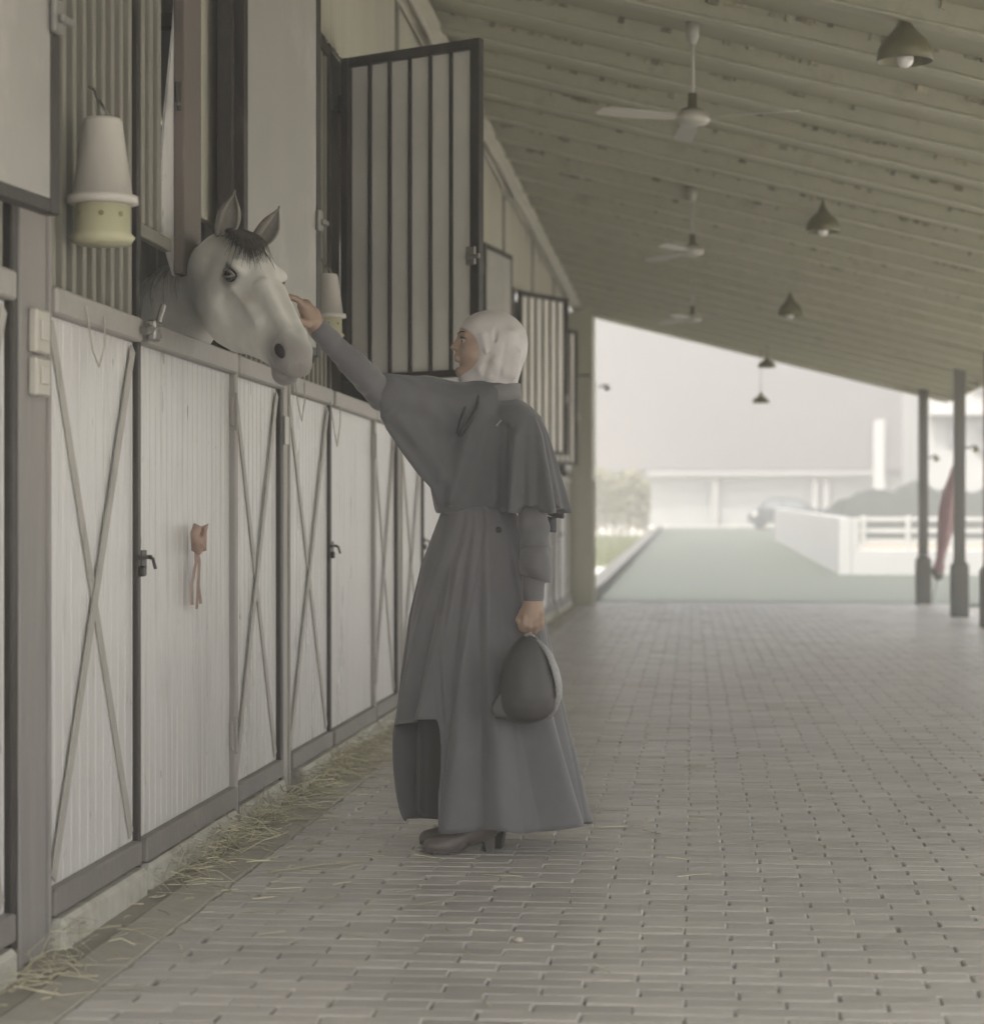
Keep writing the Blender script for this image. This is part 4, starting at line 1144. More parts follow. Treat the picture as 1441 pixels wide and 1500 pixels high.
# forelock and mane, as locks of hair
def locks(n, root, tipf, w, name, m_):
    vs = []; fs = []
    for i in range(n):
        pts = tipf(*root()); k = len(pts)
        sd = Vector((random.gauss(0, 1), random.gauss(0, 1), random.gauss(0, 1))).normalized()
        b0 = len(vs)
        for j, p in enumerate(pts):
            ww = w * (1 - .85 * j / (k - 1)); t = (pts[min(j + 1, k - 1)] - pts[max(j - 1, 0)]).normalized(); a = t.cross(sd).normalized(); c = t.cross(a)
            vs += [p + a * ww, p - a * ww * .5 + c * ww * .8, p - a * ww * .5 - c * ww * .8]
        for j in range(k - 1):
            for q, r in ((0, 1), (1, 2), (2, 0)): fs.append((b0 + 3 * j + q, b0 + 3 * j + r, b0 + 3 * j + 3 + r, b0 + 3 * j + 3 + q))
    o = mesh_obj(name, vs, fs, m_, horse, True); o['kind'] = 'stuff'
def fl_root(): return (random.uniform(-.03, .03), random.uniform(-.035, .045))
def fl_tip(u0, s0):
    l = random.triangular(.04, .24, .09); ds = random.gauss(.035, .022) * (.4 + 3 * l); pts = []
    for j in range(6):
        t = j / 5; u = u0 + l * t; s = s0 + ds * t + .01 * math.sin(t * 4 + s0 * 60)
        n = np.interp(u, US, DOR) - .28 * max(0, abs(s) - .02) ** 1.25 * 3 + .004 + .022 * math.sin(math.pi * min(1, t * .9)) * (1 - t)
        pts.append(hp(u, n, s))
    return pts
locks(620, fl_root, fl_tip, .0026, 'forelock', M['hair'])
def mn_root(): return (random.random(), 0)
def mn_tip(t0, _):
    if t0 < .5: a = nk[1].lerp(nk[2], t0 * 2); r = .112 + .023 * t0 * 2
    else: a = nk[2].lerp(nk[3], t0 * 2 - 1); r = .135 + .09 * (t0 * 2 - 1)
    l = random.uniform(.10, .24); ph0 = random.gauss(0, .12); pts = []
    c = Vector((-.62, -.78, 0))
    for j in range(6):
        ph = ph0 + (l / r) * j / 5
        pts.append(a + (Vector((0, 0, 1)) * math.cos(ph) + c * math.sin(ph)) * (r + .012 + .004 * math.sin(ph * 5 + t0 * 40)) + Vector((.25, .45, -.2)) * (.02 * math.sin(t0 * 50)))
    return pts
locks(420, mn_root, mn_tip, .0034, 'mane', M['mane'])
# ================================================================== the person
D0, PX0 = 7.10, 690.0
pw = ray(PX0, 1241, D0); pw.z = 0
person = thing('person', pw, 'person in a pale head scarf, grey cape and long grey skirt stroking the horse', 'person', rotz=TH)
def W(px, py, y=0.0):
    """photograph pixel at depth D0 + y -> the person's own axes (x right, y away, z up)"""
    d = D0 + y
    return ((px - CX) / F * d - (PX0 - CX) / F * D0, y, CAMZ + (HZ - py) / F * d)
K = D0 / F
def WV(px, py, y=0.0): return Vector(W(px, py, y))
# --- head frame: looks left and a little towards us
ha = math.radians(10)
HF = np.array([[-math.cos(ha), -math.sin(ha), .02], [-math.sin(ha) * -1, -math.cos(ha), 0], [0, 0, 1]], float)
HF[0] /= np.linalg.norm(HF[0]); HF[1] = np.array([math.sin(ha), -math.cos(ha), 0]); HF[2] = np.cross(HF[1], HF[0]) * 1.0
if HF[2][2] < 0: HF[2] = -HF[2]
HC = np.array(W(715, 508, .0))
def H(u, v, w): return tuple(HC + HF[0] * u + HF[1] * v + HF[2] * w)
B = SDF((-.62, -.52, -.01), (.40, .24, 1.80), .0048)
# trunk and legs
B.cone(W(716, 640, .02), W(705, 720, .02), .115, .100, .06)
B.ell(W(712, 615, .02), (.13, .085, .09), .05)
B.ell(W(702, 800, .02), (.13, .085, .12), .06)
for sx, sy in ((-.02, .07), (.03, -.06)):
    B.chain([W(700 + sx * 300, 830, sy * .6), W(690 + sx * 300, 1030, sy), W(684 + sx * 300, 1205, sy)], [.070, .055, .040], .04)
B.cone(W(722, 575, .01), W(722, 545, 0), .055, .052, .03)      # neck
# head
B.ell(H(-.008, 0, .028), (.098, .076, .088), .02, 0, HF)
B.ell(H(.040, 0, -.022), (.060, .060, .080), .03, 0, HF)
B.ell(H(.052, 0, .042), (.040, .056, .036), .02, 0, HF)        # forehead
B.cone(H(.020, .048, -.060), H(.078, .012, -.084), .022, .018, .02); B.cone(H(.020, -.048, -.060), H(.078, -.012, -.084), .022, .018, .02)
B.ell(H(.090, 0, -.082), (.018, .020, .016), .012, 0, HF)      # chin
for sg in (1, -1):
    B.ell(H(.062, .040 * sg, -.022), (.026, .020, .028), .02, 0, HF)      # cheek
    B.cone(H(.090, .012 * sg, .034), H(.078, .042 * sg, .034), .008, .009, .012)   # brow ridge
    B.ell(H(.098, .031 * sg, .016), (.014, .017, .013), .010, 1, HF)      # eye socket
B.cone(H(.093, 0, .028), H(.111, 0, -.002), .0075, .0095, .010)      # nose
B.ell(H(.115, 0, -.006), (.0105, .009, .008), .006, 0, HF)
for sg in (1, -1): B.ell(H(.106, .011 * sg, -.009), (.009, .006, .007), .005, 0, HF)
B.cone(H(.094, 0, -.018), H(.098, 0, -.032), .012, .012, .008)       # upper lip base
B.ell(H(.102, 0, -.035), (.009, .020, .006), .005, 0, HF); B.ell(H(.100, 0, -.048), (.009, .018, .0065), .005, 0, HF)
B.cone(H(.112, -.02, -.041), H(.112, .02, -.041), .0035, .0035, .004, 1)
B.ell(H(.097, 0, -.062), (.012, .02, .007), .006, 1, HF)
# stroking arm (image left) and its hand
shR, elR, wrR = W(632, 590, -.05), W(558, 574, -.22), W(466, 484, -.35)
B.chain([shR, elR, wrR], [.046, .032, .025], .012)
hb = np.array(W(452, 458, -.365))                       # middle of the hand's back
def WH(px, py, y): return W(px, py, y)
B.cone(wrR, WH(455, 462, -.36), .027, .031, .02)
B.cone(WH(458, 470, -.385), WH(444, 448, -.385), .021, .019, .02); B.cone(WH(458, 468, -.335), WH(448, 446, -.335), .021, .018, .02)
fing = [(-.402, 0, 2), (-.380, -3, 0), (-.356, -3, 0), (-.332, 0, 3)]
for (yy, ox, oy) in fing:      # four fingers laid along the nose, bent at the knuckles
    B.chain([WH(447, 447 + oy, yy), WH(437 + ox, 437 + oy, yy - .004), WH(429 + ox, 434 + oy, yy - .006), WH(423 + ox, 434 + oy, yy - .004)], [.0098, .0088, .008, .0068], .005)
B.chain([WH(450, 474, -.402), WH(438, 470, -.418), WH(428, 462, -.422), WH(422, 455, -.420)], [.014, .0105, .0095, .0075], .007)   # thumb from the side of the palm
# hanging arm (image right) and its fist on the helmet rim
B.chain([W(768, 632, -.05), W(781, 745, -.13), W(781, 882, -.17)], [.042, .030, .026], .015)
B.cone(W(781, 880, -.17), W(779, 900, -.17), .027, .032, .02)
B.ell(W(779, 898, -.170), (.036, .026, .040), .015)
for i, (px, py) in enumerate(((768, 912), (776, 915), (785, 914), (793, 909))):
    yy = -.190
    B.chain([W(px + 1, py - 8, yy), W(px, py + 3, yy - .008), W(px - 1, py + 11, yy + .006), W(px - 1, py + 9, yy + .024)], [.0100, .0095, .009, .008], .005)
B.chain([W(765, 897, -.165), W(760, 908, -.175), W(763, 919, -.182), W(770, 922, -.180)], [.013, .0105, .0095, .008], .007)
B.obj('body', M['skin'], person, it=1)
# eyes, brows, lips
for sg in (1, -1):
    m = MB(); c = H(.0815, .031 * sg, .015); m.lathe([(.0001, -.0125)] + [(.0125 * math.sin(a), -.0125 * math.cos(a)) for a in np.linspace(.2, 2.94, 9)] + [(.0001, .0125)], c, 14); m.build('eye', M['eyew'], person, True, False)
    m = MB(); c = H(.0885, .0325 * sg, .0140); m.lathe([(.0001, -.0062)] + [(.0062 * math.sin(a), -.0062 * math.cos(a)) for a in np.linspace(.2, 2.94, 7)] + [(.0001, .0062)], c, 12); m.build('iris', M['eye'], person, True, False)
    m = MB(); m.tube([H(.091, .018 * sg, .022), H(.0965, .028 * sg, .0265), H(.092, .040 * sg, .0245), H(.083, .048 * sg, .019)], [.0014, .0022, .0022, .0012], 6); m.build('eyelash', M['brow'], person, True, False)
    m = MB(); m.tube([H(.0985, .014 * sg, .0385), H(.0975, .024 * sg, .0435), H(.0900, .040 * sg, .0445), H(.080, .050 * sg, .0395)], [.0010, .0018, .0018, .0008], 6); m.build('eyebrow', M['brow'], person, True, False)
for w_, u_ in ((-.0362, .1065), (-.0468, .1045)):
    m = MB(); m.tube([H(u_ - .018, -.019, w_ - .002), H(u_ - .003, -.009, w_), H(u_, 0, w_), H(u_ - .003, .009, w_), H(u_ - .018, .019, w_ - .002)], [.0015, .0042, .0048, .0042, .0015], 8); m.build('lip', M['lip'], person, True, False)
# head scarf
G = SDF((-.09, -.20, 1.44), (.30, .20, 1.80), .0042)
G.ell(H(-.010, 0, .028), (.113, .088, .092), .02, 0, HF)
G.ell(H(-.028, 0, -.010), (.098, .088, .095), .03, 0, HF)
G.ell(H(-.010, 0, -.075), (.085, .082, .055), .03, 0, HF)
G.cone(W(724, 545, 0), W(726, 584, .005), .080, .068, .02)
G.cone(H(.045, 0, -.098), H(-.02, 0, -.110), .048, .06, .02)
def opening(X, Y, Z):
    x, y, z = X - HC[0], Y - HC[1], Z - HC[2]
    u = HF[0][0] * x + HF[0][1] * y + HF[0][2] * z; w = HF[2][0] * x + HF[2][1] * y + HF[2][2] * z
    return (np.sqrt(((u - .150) / .108) ** 2 + ((w + .019) / .086) ** 2) - 1) * .09
for i in range(3):      # cloth drawn round under the chin towards the back
    G.chain([H(.058 - .012 * i, .030, -.098 - .007 * i), H(.034 - .012 * i, .066, -.082 - .010 * i), H(-.010 - .01 * i, .082, -.058 - .014 * i), H(-.062, .070, -.020 - .020 * i)], [.007, .011, .011, .006], .012)
    G.chain([H(.048 - .012 * i, .048, -.092 - .008 * i), H(.018 - .012 * i, .086, -.074 - .012 * i), H(-.030 - .01 * i, .094, -.046 - .016 * i)], [.003, .005, .004], .010, 1)
G.chain([H(.062, .030, .082), H(.030, .080, .030), H(.020, .088, -.030)], [.004, .007, .004], .012)
G.field(opening, (-.2, -.3, 1.4), (.4, .3, 1.9), .008, 1)
for a, b_, r in (((752, 478), (745, 560), .006), ((740, 505), (728, 566), .006), ((760, 520), (752, 566), .005), ((716, 520), (706, 562), .006), ((728, 470), (722, 520), .004)):
    p, q = np.array(W(a[0], a[1], -.088)), np.array(W(b_[0], b_[1], -.080))
    G.cone(p, q, r, r * 1.3, .012, 1)
for a, b_ in (((748, 490), (742, 545)), ((730, 510), (724, 548)), ((757, 520), (752, 548))):
    G.cone(W(a[0], a[1], -.068), W(b_[0], b_[1], -.062), .012, .012, .03)
G.obj('head_scarf', M['hijab'], person, it=2)
# cape blouse
C = SDF((-.50, -.42, 1.00), (.36, .26, 1.56), .0048)
def Z(py): return CAMZ + (HZ - py) * K
def XX(px): return (px - PX0) * K
zs = [Z(p) for p in (756, 745, 720, 690, 650, 620, 600, 586)]
C.field(loft_fn(zs, [XX(p) for p in (640, 636, 631, 626, 624, 640, 664, 690)], [XX(p) for p in (756, 762, 770, 776, 780, 776, 768, 758)], [.02] * 8, [.108, .116, .122, .124, .122, .112, .095, .065], p=2.3), (-.2, -.2, 1.07), (.25, .2, 1.48), .03)
C.cone(W(725, 600, .01), W(724, 574, .0), .082, .076, .02)         # stand collar
C.field(lambda X, Y, Z_: np.maximum(np.sqrt((X - W(725, 570)[0]) ** 2 + (Y - .005) ** 2) - .078, np.maximum(Z(592) - Z_, Z_ - Z(566))), (-.05, -.12, 1.4), (.2, .12, 1.56), .012)
vs = []; n = 48
for py, r in ((566, .0790), (567, .0835), (578, .0845), (590, .0870), (590, .0800)):
    for i in range(n):
        a = 2 * math.pi * i / n; c0 = W(725, py, .004)
        vs.append((c0[0] + r * math.cos(a), c0[1] + r * math.sin(a), c0[2] + .010 * math.cos(a)))
mesh_obj('collar', vs, [(j * n + i, j * n + (i + 1) % n, (j + 1) * n + (i + 1) % n, (j + 1) * n + i) for j in range(4) for i in range(n)], M['collar'], person, True, False)
# raised sleeve with a web of cloth under it
C.cone(W(690, 600, -.03), W(628, 588, -.06), .085, .072, .05); C.cone(W(628, 588, -.06), W(566, 578, -.20), .070, .066, .04)
poly = np.array([(690, 575), (622, 556), (566, 554), (556, 570), (556, 602), (566, 628), (590, 664), (612, 694), (632, 716), (642, 750), (690, 750)], float)
pxz = np.stack([(poly[:, 0] - PX0) * K, CAMZ + (HZ - poly[:, 1]) * K], 1)
def poly_fn(X, Y, Z_):
    X2, Z2 = np.broadcast_arrays(X[:, 0, :] , Z_[0, 0, :][None, :])
    yc = np.interp(X2, [XX(556), XX(640), XX(690)], [-.20, -.06, .0])
    s2 = X2 * D0 / (D0 + yc); z2 = CAMZ + (Z2 - CAMZ) * D0 / (D0 + yc); s2 = (X2 - 0) * D0 / (D0 + yc)
    dmin = np.full(s2.shape, 9.0); inside = np.zeros(s2.shape, bool); n = len(pxz)
    for i in range(n):
        a, b_ = pxz[i], pxz[(i + 1) % n]; e = b_ - a
        t = np.clip(((s2 - a[0]) * e[0] + (z2 - a[1]) * e[1]) / (e @ e), 0, 1)
        dmin = np.minimum(dmin, np.hypot(s2 - a[0] - t * e[0], z2 - a[1] - t * e[1]))
        c = ((a[1] > z2) != (b_[1] > z2)) & (s2 < (b_[0] - a[0]) * (z2 - a[1]) / (b_[1] - a[1] + 1e-12) + a[0])
        inside ^= c
    sd = np.where(inside, -dmin, dmin)
    fold = .010 * np.sin((s2 * .75 + z2 * .65) * 62) * np.clip(dmin / .05, 0, 1)
    th = .012 + .055 * np.sqrt(np.clip(-sd / .10, 0, 1)) + fold
    f = np.abs(Y - yc[:, None, :]) - th[:, None, :]
    return np.maximum(f, sd[:, None, :])
C.field(poly_fn, (-.34, -.34, 1.05), (.02, .14, 1.54), .03)
# cape falling over the hanging arm
zs2 = [Z(p) for p in (747, 720, 680, 640, 612, 596, 586)]
cf = loft_fn(zs2, [XX(p) for p in (742, 741, 738, 732, 724, 716, 712)], [XX(p) for p in (826, 820, 811, 803, 793, 778, 764)], [-.085, -.08, -.07, -.055, -.035, -.02, -.01], [.135, .128, .118, .106, .09, .07, .05], p=2.2)
def cape_fn(X, Y, Z_):
    f = cf(X, Y, Z_); g = np.clip((Z(610) - Z_) / (Z(610) - Z(747)), 0, 1)
    ang = np.arctan2(Y + .08, X - XX(778))
    return f + g * (.017 * np.sin(ang * 7.0 + .6) + .009 * np.sin(ang * 13 + 1))
C.field(cape_fn, (XX(700), -.26, 1.08), (XX(835), .10, 1.48), .012)
C.field(lambda X, Y, Z_: X - W(557, 580, -.2)[0] + 0 * Y + 0 * Z_, (-.50, -.42, 1.3), (W(575, 580, -.2)[0], .26, 1.56), .003, 1)
# creases and ridges in the cloth
for a, b_, ya, yb_, r in (((741, 628), (739, 752), -.118, -.128, .007), ((684, 640), (655, 700), -.124, -.126, .009),
                         ((704, 650), (676, 742), -.126, -.124, .008), ((716, 625), (712, 680), -.122, -.130, .007)):
    C.cone(W(*a, ya), W(*b_, yb_), r, r, .030, 1)
for a, b_, ya, yb_, r in (((688, 632), (660, 735), -.096, -.101, .010), ((726, 620), (724, 735), -.092, -.104, .010), ((640, 620), (646, 700), -.088, -.096, .011), ((704, 610), (690, 660), -.084, -.098, .009)):
    C.cone(W(*a, ya), W(*b_, yb_), r, r, .034)
# hem cut clean
C.field(lambda X, Y, Z_: Z_ - (Z(752) + .02 * 0 + 0 * X), (-.5, -.5, .9), (.4, .3, 1.14), .004, 1)
C.obj('cape', M['cape'], person, it=1)
# sleeves
wr = lambda t, dx, dy, dz: .0030 * np.sin(t * 30 + dx * 70 + dz * 30) * np.sin(t * 11 + 1.0)
A = SDF((-.60, -.46, 1.34), (-.10, -.04, 1.74), .0045)
A.cone(W(610, 592, -.13), W(560, 578, -.21), .045, .047, .02); A.cone(W(562, 580, -.208), W(474, 490, -.342), .047, .034, .02, 0, wr)
A.cone(W(482, 498, -.335), W(469, 484, -.352), .0345, .0345, .004)
A.cone(W(512, 526, -.29), W(540, 556, -.25), .035, .040, .02)
A.obj('sleeve', M['cloth'], person, it=1)
A = SDF((.08, -.30, .80), (.34, .06, 1.32), .0045)
wr2 = lambda t, dx, dy, dz: .004 * np.sin(t * 22 + dx * 50)
A.cone(W(776, 670, -.09), W(783, 800, -.15), .060, .046, .01, 0, wr2)
A.cone(W(783, 800, -.15), W(785, 838, -.16), .044, .046, .012)
A.cone(W(800, 806, -.13), W(798, 832, -.15), .014, .016, .015)
A.cone(W(781, 848, -.168), W(781, 874, -.17), .037, .0345, .004)
A.obj('sleeve', M['cloth'], person, it=1)
def loop_strip(pts, w, name, m_, th=.003):
    """cloth strip through points with given width direction"""
    vs = []; k = len(pts)
    for p, wd in pts: vs += [Vector(p) - Vector(wd) * w / 2, Vector(p) + Vector(wd) * w / 2]
    o = mesh_obj(name, vs, [(2 * i, 2 * i + 1, 2 * i + 3, 2 * i + 2) for i in range(k - 1)], m_, person, True, False)
    md = o.modifiers.new('t', 'SOLIDIFY'); md.thickness = th
    return o
# turned-back cuff: a ruffle round the forearm
vs = []; n = 40
for j, (py, r) in enumerate(((802, .044), (815, .050), (830, .054), (846, .052), (843, .040))):
    c = W(783, py, -.158)
    for i in range(n):
        a = 2 * math.pi * i / n; rr = r * (1 + .10 * math.sin(3 * a + 1) * j / 4)
        vs.append((c[0] + rr * math.cos(a) * .92 , c[1] + rr * math.sin(a), c[2] - .010 * j * math.cos(a) * .5))
mesh_obj('cuff', vs, [(j * n + i, j * n + (i + 1) % n, (j + 1) * n + (i + 1) % n, (j + 1) * n + i) for j in range(4) for i in range(n)], M['cloth'], person, True, False).modifiers.new('t', 'SOLIDIFY').thickness = .003
loop_strip([(W(800, 745, .02), (0, 0, 1)), (W(812, 750, -.02), (0, 0, 1)), (W(824, 752, -.04), (0, .2, 1)), (W(826, 750, .03), (0, 0, 1))], .035, 'cape_flap', M['cape'])
loop_strip([(W(797, 765, .03), (0, 0, 1)), (W(805, 768, -.01), (0, 0, 1)), (W(813, 769, .0), (0, 0, 1)), (W(814, 766, .05), (0, 0, 1))], .05, 'cape_flap', M['cape'])
# ribbon ties and brooch
for pts in (((685, 574, -.085), (681, 598, -.115), (674, 620, -.132), (670, 636, -.138)), ((701, 580, -.098), (698, 598, -.122), (687, 618, -.135), (672, 640, -.138))):
    m = MB(); m.tube([WV(*q_) for q_ in pts], [.005, .006, .006, .007], 8); m.build('ribbon_tie', M['tie'], person, True, False)
m = MB(); m.bar(WV(727, 624, -.135), WV(734, 615, -.130), .006, .004, (0, -1, 0), .001); m.build('brooch', M['glit'], person, False, False)
# ---- skirts
def skirt(name, m_, prof, hem, fold, nt=220, nv=46, y0=.0, step=None, th=.004):
    """prof rows: (py, xl, xr, depth); hem(t) -> py; fold(t, v) -> radial factor"""
    P_ = sorted(prof); pys = [p[0] for p in P_]; xl = [p[1] for p in P_]; xr = [p[2] for p in P_]; dp = [p[3] for p in P_]
    vs = []
    for j in range(nv + 1):
        v = j / nv
        for i in range(nt):
            t = 2 * math.pi * i / nt
            py = P_[0][0] + v * (hem(t) - P_[0][0])
            l, r, d = np.interp(py, pys, xl), np.interp(py, pys, xr), np.interp(py, pys, dp)
            fo = fold(t, v)
            x = (l + r) / 2 + (r - l) / 2 * math.cos(t) * fo; y = y0 + d * math.sin(t) * fo
            p = W(PX0 + (x - PX0), py, 0)
            vs.append((p[0] * (1 + y / D0), y, CAMZ + (p[2] - CAMZ) * (1 + y / D0)))
    fs = [(j * nt + i, (j + 1) * nt + i, (j + 1) * nt + (i + 1) % nt, j * nt + (i + 1) % nt) for j in range(nv) for i in range(nt)]
    o = mesh_obj(name, vs, fs, m_, person, True, False)
    md = o.modifiers.new('t', 'SOLIDIFY'); md.thickness = th; md.offset = -1
    return o
PI = math.pi
def sstep(a, b_, x): x = min(1, max(0, (x - a) / (b_ - a))); return x * x * (3 - 2 * x)
def hem_u(t):
    return 1196 + 14 * math.sin(-t) + 6 * math.cos(t)
skirt('under_skirt', M['lining'], [(748, 648, 752, .10), (850, 618, 778, .135), (960, 604, 806, .16), (1060, 597, 826, .175), (1200, 593, 858, .19)], hem_u,
      lambda t, v: .87 + .012 * v * math.sin(9 * t + .5) + .012 * v * math.sin(17 * t))
def hem_o(t):
    a = (t % (2 * PI))                 # pi = left, 3pi/2 = towards us, 0 = right
    deg = math.degrees(a)
    if deg < 150: return 1204 + 5 * math.sin(a * 2)
    if deg < 175: return 1204 + (1075 - 1204) * sstep(150, 175, deg)
    if deg < 234: return 1062 - 8 * sstep(180, 234, deg)
    if deg < 240: return 1054 + 40 * sstep(234, 240, deg)
    if deg < 243: return 1094 + 122 * (deg - 240) / 3
    if deg < 300: return 1219 + 3 * math.sin(a * 9)
    return 1219 - 14 * sstep(300, 345, deg)
FL = [(190, .035, 11), (206, -.05, 11), (224, .05, 10), (237, -.05, 6), (249, .05, 10), (266, -.06, 7), (277, .055, 9), (299, -.06, 13), (323, .05, 15), (346, -.035, 12)]
def fold_o(t, v):
    deg = math.degrees(t % (2 * PI)); s_ = 0
    for c, a, w_ in FL:
        s_ += a * math.exp(-(abs(deg - (283 + (c - 283) * (.45 + .55 * v))) / (w_ * (.55 + .45 * v))) ** 1.7)
    if deg < 180: s_ += .03 * math.sin(deg * .12)
    edge = .034 if 241 + 40 * (1 - v) ** 1.4 < deg < 335 else 0
    return 1 + max(-.095, s_ * (v ** .55) * 2.5) + edge
skirt('wrap_skirt', M['cloth'], [(742, 649, 750, .096), (770, 639, 766, .112), (830, 618, 780, .142), (900, 603, 795, .160), (990, 592, 812, .180), (1062, 586, 828, .195), (1220, 566, 864, .21)], hem_o, fold_o, nt=420, nv=60)
m = MB(); m.lathe([(0, .006), (.008, .004), (.010, 0), (.008, -.002), (0, -.002)], W(730, 776, -.142), 14, (Vector((1, 0, 0)), Vector((0, 0, 1)), Vector((0, -1, 0)))); m.build('button', M['tie'], person, True, False)
# ---- shoes
def shoe(toe, heel, y_toe, y_heel, name):
    a, b_ = np.array(W(toe[0], toe[1], y_toe)), np.array(W(heel[0], heel[1], y_heel)); a[2] = b_[2] = 0
    ax = (a - b_); Ls = np.linalg.norm(ax); ax /= Ls; sd = np.array([-ax[1], ax[0], 0]); up = np.array([0, 0, 1.0])
    Q = lambda u, s, z: tuple(b_ + ax * u * Ls + sd * s + up * z)
    lo_ = np.minimum(a, b_) - .07; hi_ = np.maximum(a, b_) + .07; hi_[2] = .22; lo_[2] = -.02
    S_ = SDF(lo_, hi_, .0042)
    S_.cone(Q(.90, 0, .024), Q(.62, 0, .036), .022, .034, .03); S_.cone(Q(.62, 0, .038), Q(.30, 0, .068), .034, .034, .03); S_.cone(Q(.30, 0, .068), Q(.12, 0, .078), .034, .032, .03)
    S_.cone(Q(.14, 0, .075), Q(.16, 0, .17), .033, .040, .02); S_.ell(Q(.78, 0, .024), (.055, .036, .026), .02)
    S_.field(lambda X, Y, Z_: .004 - Z_ + 0 * X + 0 * Y, lo_, (hi_[0], hi_[1], .02), .003, 1) if False else None
    S_.obj(name, M['shoe'], person, it=1)
    m = MB(); prof = [Q(.03, -.022, .062), Q(.20, -.022, .058), Q(.16, -.018, .0), Q(.06, -.018, .0)]
    m.prism(prof, sd * .042); m.build('heel', M['heel'], person, False, False)
    m = MB(); prof = [Q(.98, -.0, .004), Q(.90, -.026, .0), Q(.7, -.036, .0), Q(.5, -.028, .010), Q(.3, -.025, .042), Q(.15, -.025, .050), Q(.15, .025, .050), Q(.3, .025, .042), Q(.5, .028, .010), Q(.7, .036, .0), Q(.90, .026, .0)]
    m.add([Vector(p) for p in prof] + [Vector(p) + Vector((0, 0, .008)) for p in prof], [tuple(range(11))[::-1], tuple(range(11, 22))] + [(i, (i + 1) % 11, 11 + (i + 1) % 11, 11 + i) for i in range(11)])
    m.build('sole', M['heel'], person, False, False)
shoe((622, 1250), (727, 1250), -.15, -.10, 'shoe')
shoe((612, 1235), (744, 1246), .05, -.02, 'shoe')

# ================================================================== riding helmet, hanging from the fingers by its back rim
hy = -.25
hc = WV(775, 1000, hy)
Rz = Matrix.Rotation(TH, 4, 'Z'); toW = Matrix.Translation(pw) @ Rz
helmet = thing('riding_helmet', toW @ Vector((hc.x, hc.y, hc.z - .14)), 'charcoal riding helmet with a silver glitter band hanging from the hand', 'helmet', rotz=TH)
hb_ = Vector((hc.x, hc.y, hc.z - .14))
def HW(px, py, y): return WV(px, py, y) - hb_
zt = [930, 936, 945, 960, 980, 1000, 1020, 1035, 1048, 1056, 1060]
xl_ = [766, 759, 750, 742, 735, 731, 728, 729, 734, 745, 758]; xr_ = [780, 787, 795, 804, 812, 817, 818, 814, 805, 792, 778]
dp_ = [.02, .045, .065, .085, .102, .112, .114, .106, .086, .055, .02]
S_ = SDF((-.20, -.17, -.06), (.20, .17, .36), .004)
zz_ = [HW(0, p, hy).z for p in zt]
S_.field(loft_fn(zz_, [HW(p, 0, hy).x for p in xl_], [HW(p, 0, hy).x for p in xr_], [0] * 11, dp_), (-.15, -.13, -.02), (.15, .13, .34), .01)
S_.ell(HW(752, 1000, hy + .10), (.075, .11, .11), .02, 1)     # hollow inside, open towards the skirt
S_.smooth(2).obj('shell', M['helmet'], helmet, it=3)
vs = []; n = 26
arc = [(783, 936), (796, 946), (807, 961), (815, 980), (820, 1000), (820, 1020), (813, 1040), (801, 1052)]
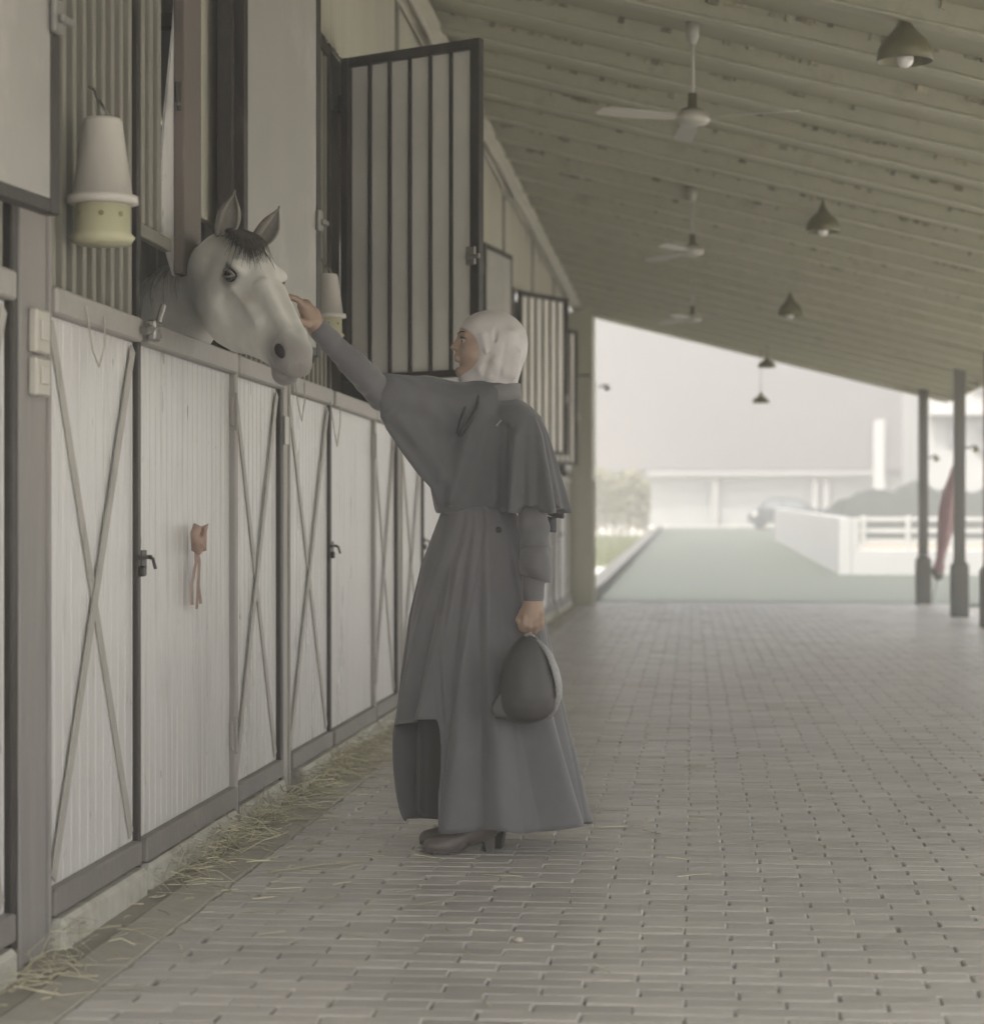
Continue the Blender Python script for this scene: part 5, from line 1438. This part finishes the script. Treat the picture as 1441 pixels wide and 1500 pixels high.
for i in range(n):
    t = i / (n - 1) * (len(arc) - 1); a = int(min(t, len(arc) - 2)); f = t - a
    px = arc[a][0] * (1 - f) + arc[a + 1][0] * f; py = arc[a][1] * (1 - f) + arc[a + 1][1] * f
    wd = 2 + 6 * math.sin(math.pi * i / (n - 1)); dx, dy = arc[a + 1][0] - arc[a][0], arc[a + 1][1] - arc[a][1]; L_ = math.hypot(dx, dy); nx_, ny_ = dy / L_, -dx / L_
    dd = .022 + .046 * math.sin(math.pi * i / (n - 1))
    vs += [HW(px - nx_ * wd, py - ny_ * wd, hy - dd), HW(px - nx_ * 1.5, py - ny_ * 1.5, hy - dd * .5), HW(px - nx_ * .2, py - ny_ * .2, hy + dd * .1), HW(px + nx_ * .5, py + ny_ * .5, hy + dd * .7)]
fs = [(4 * i + j, 4 * i + j + 1, 4 * i + 5 + j, 4 * i + 4 + j) for i in range(n - 1) for j in range(3)]
o = mesh_obj('glitter_band', vs, fs, M['glit'], helmet, True, False); o.modifiers.new('t', 'SOLIDIFY').thickness = .006
m = MB(); bp_ = [(738, 1010), (728, 1022), (719, 1036), (720, 1046), (730, 1052), (745, 1052), (752, 1040), (748, 1020)]
m.prism([HW(px, py, hy - .055) for px, py in bp_], (0, .12, 0)); o = m.build('visor', M['helmet'], helmet, False, False)
bv_ = o.modifiers.new('b', 'BEVEL'); bv_.width = .008; bv_.segments = 2
pts = [HW(774, 928, hy + .03), HW(760, 940, hy + .05), HW(750, 962, hy + .05), HW(742, 990, hy + .03), HW(737, 1010, hy + .01)]
vs = [];
for p in pts: vs += [p + Vector((-.010, -.01, 0)), p + Vector((.010, .012, .004))]
o = mesh_obj('strap', vs, [(2 * i, 2 * i + 1, 2 * i + 3, 2 * i + 2) for i in range(4)], M['rail'], helmet, True, False); o.modifiers.new('t', 'SOLIDIFY').thickness = .003
m = MB(); m.tube([HW(765, 938, hy), HW(770, 932, hy - .02), HW(776, 929, hy - .03), HW(782, 933, hy - .02)], .005, 8); m.build('buckle', M['steel'], helmet, True, False)
# ================================================================== hazy air round everything
m_h = bpy.data.materials.new('haze')
N, L = nodes_of(m_h)
N.remove(N['Principled BSDF'])
pv = N.new('ShaderNodeVolumePrincipled')
pv.inputs['Color'].default_value = (.78, .775, .75, 1)
pv.inputs['Density'].default_value = HAZE
pv.inputs['Anisotropy'].default_value = .2
L.new(pv.outputs[0], N['Material Output'].inputs['Volume'])
hz = MB().box((-305, -305, -1.5), (305, 405, 24)).build('haze', m_h)
tag(hz, 'thin pale haze in the air of the whole place', 'haze', kind='stuff')
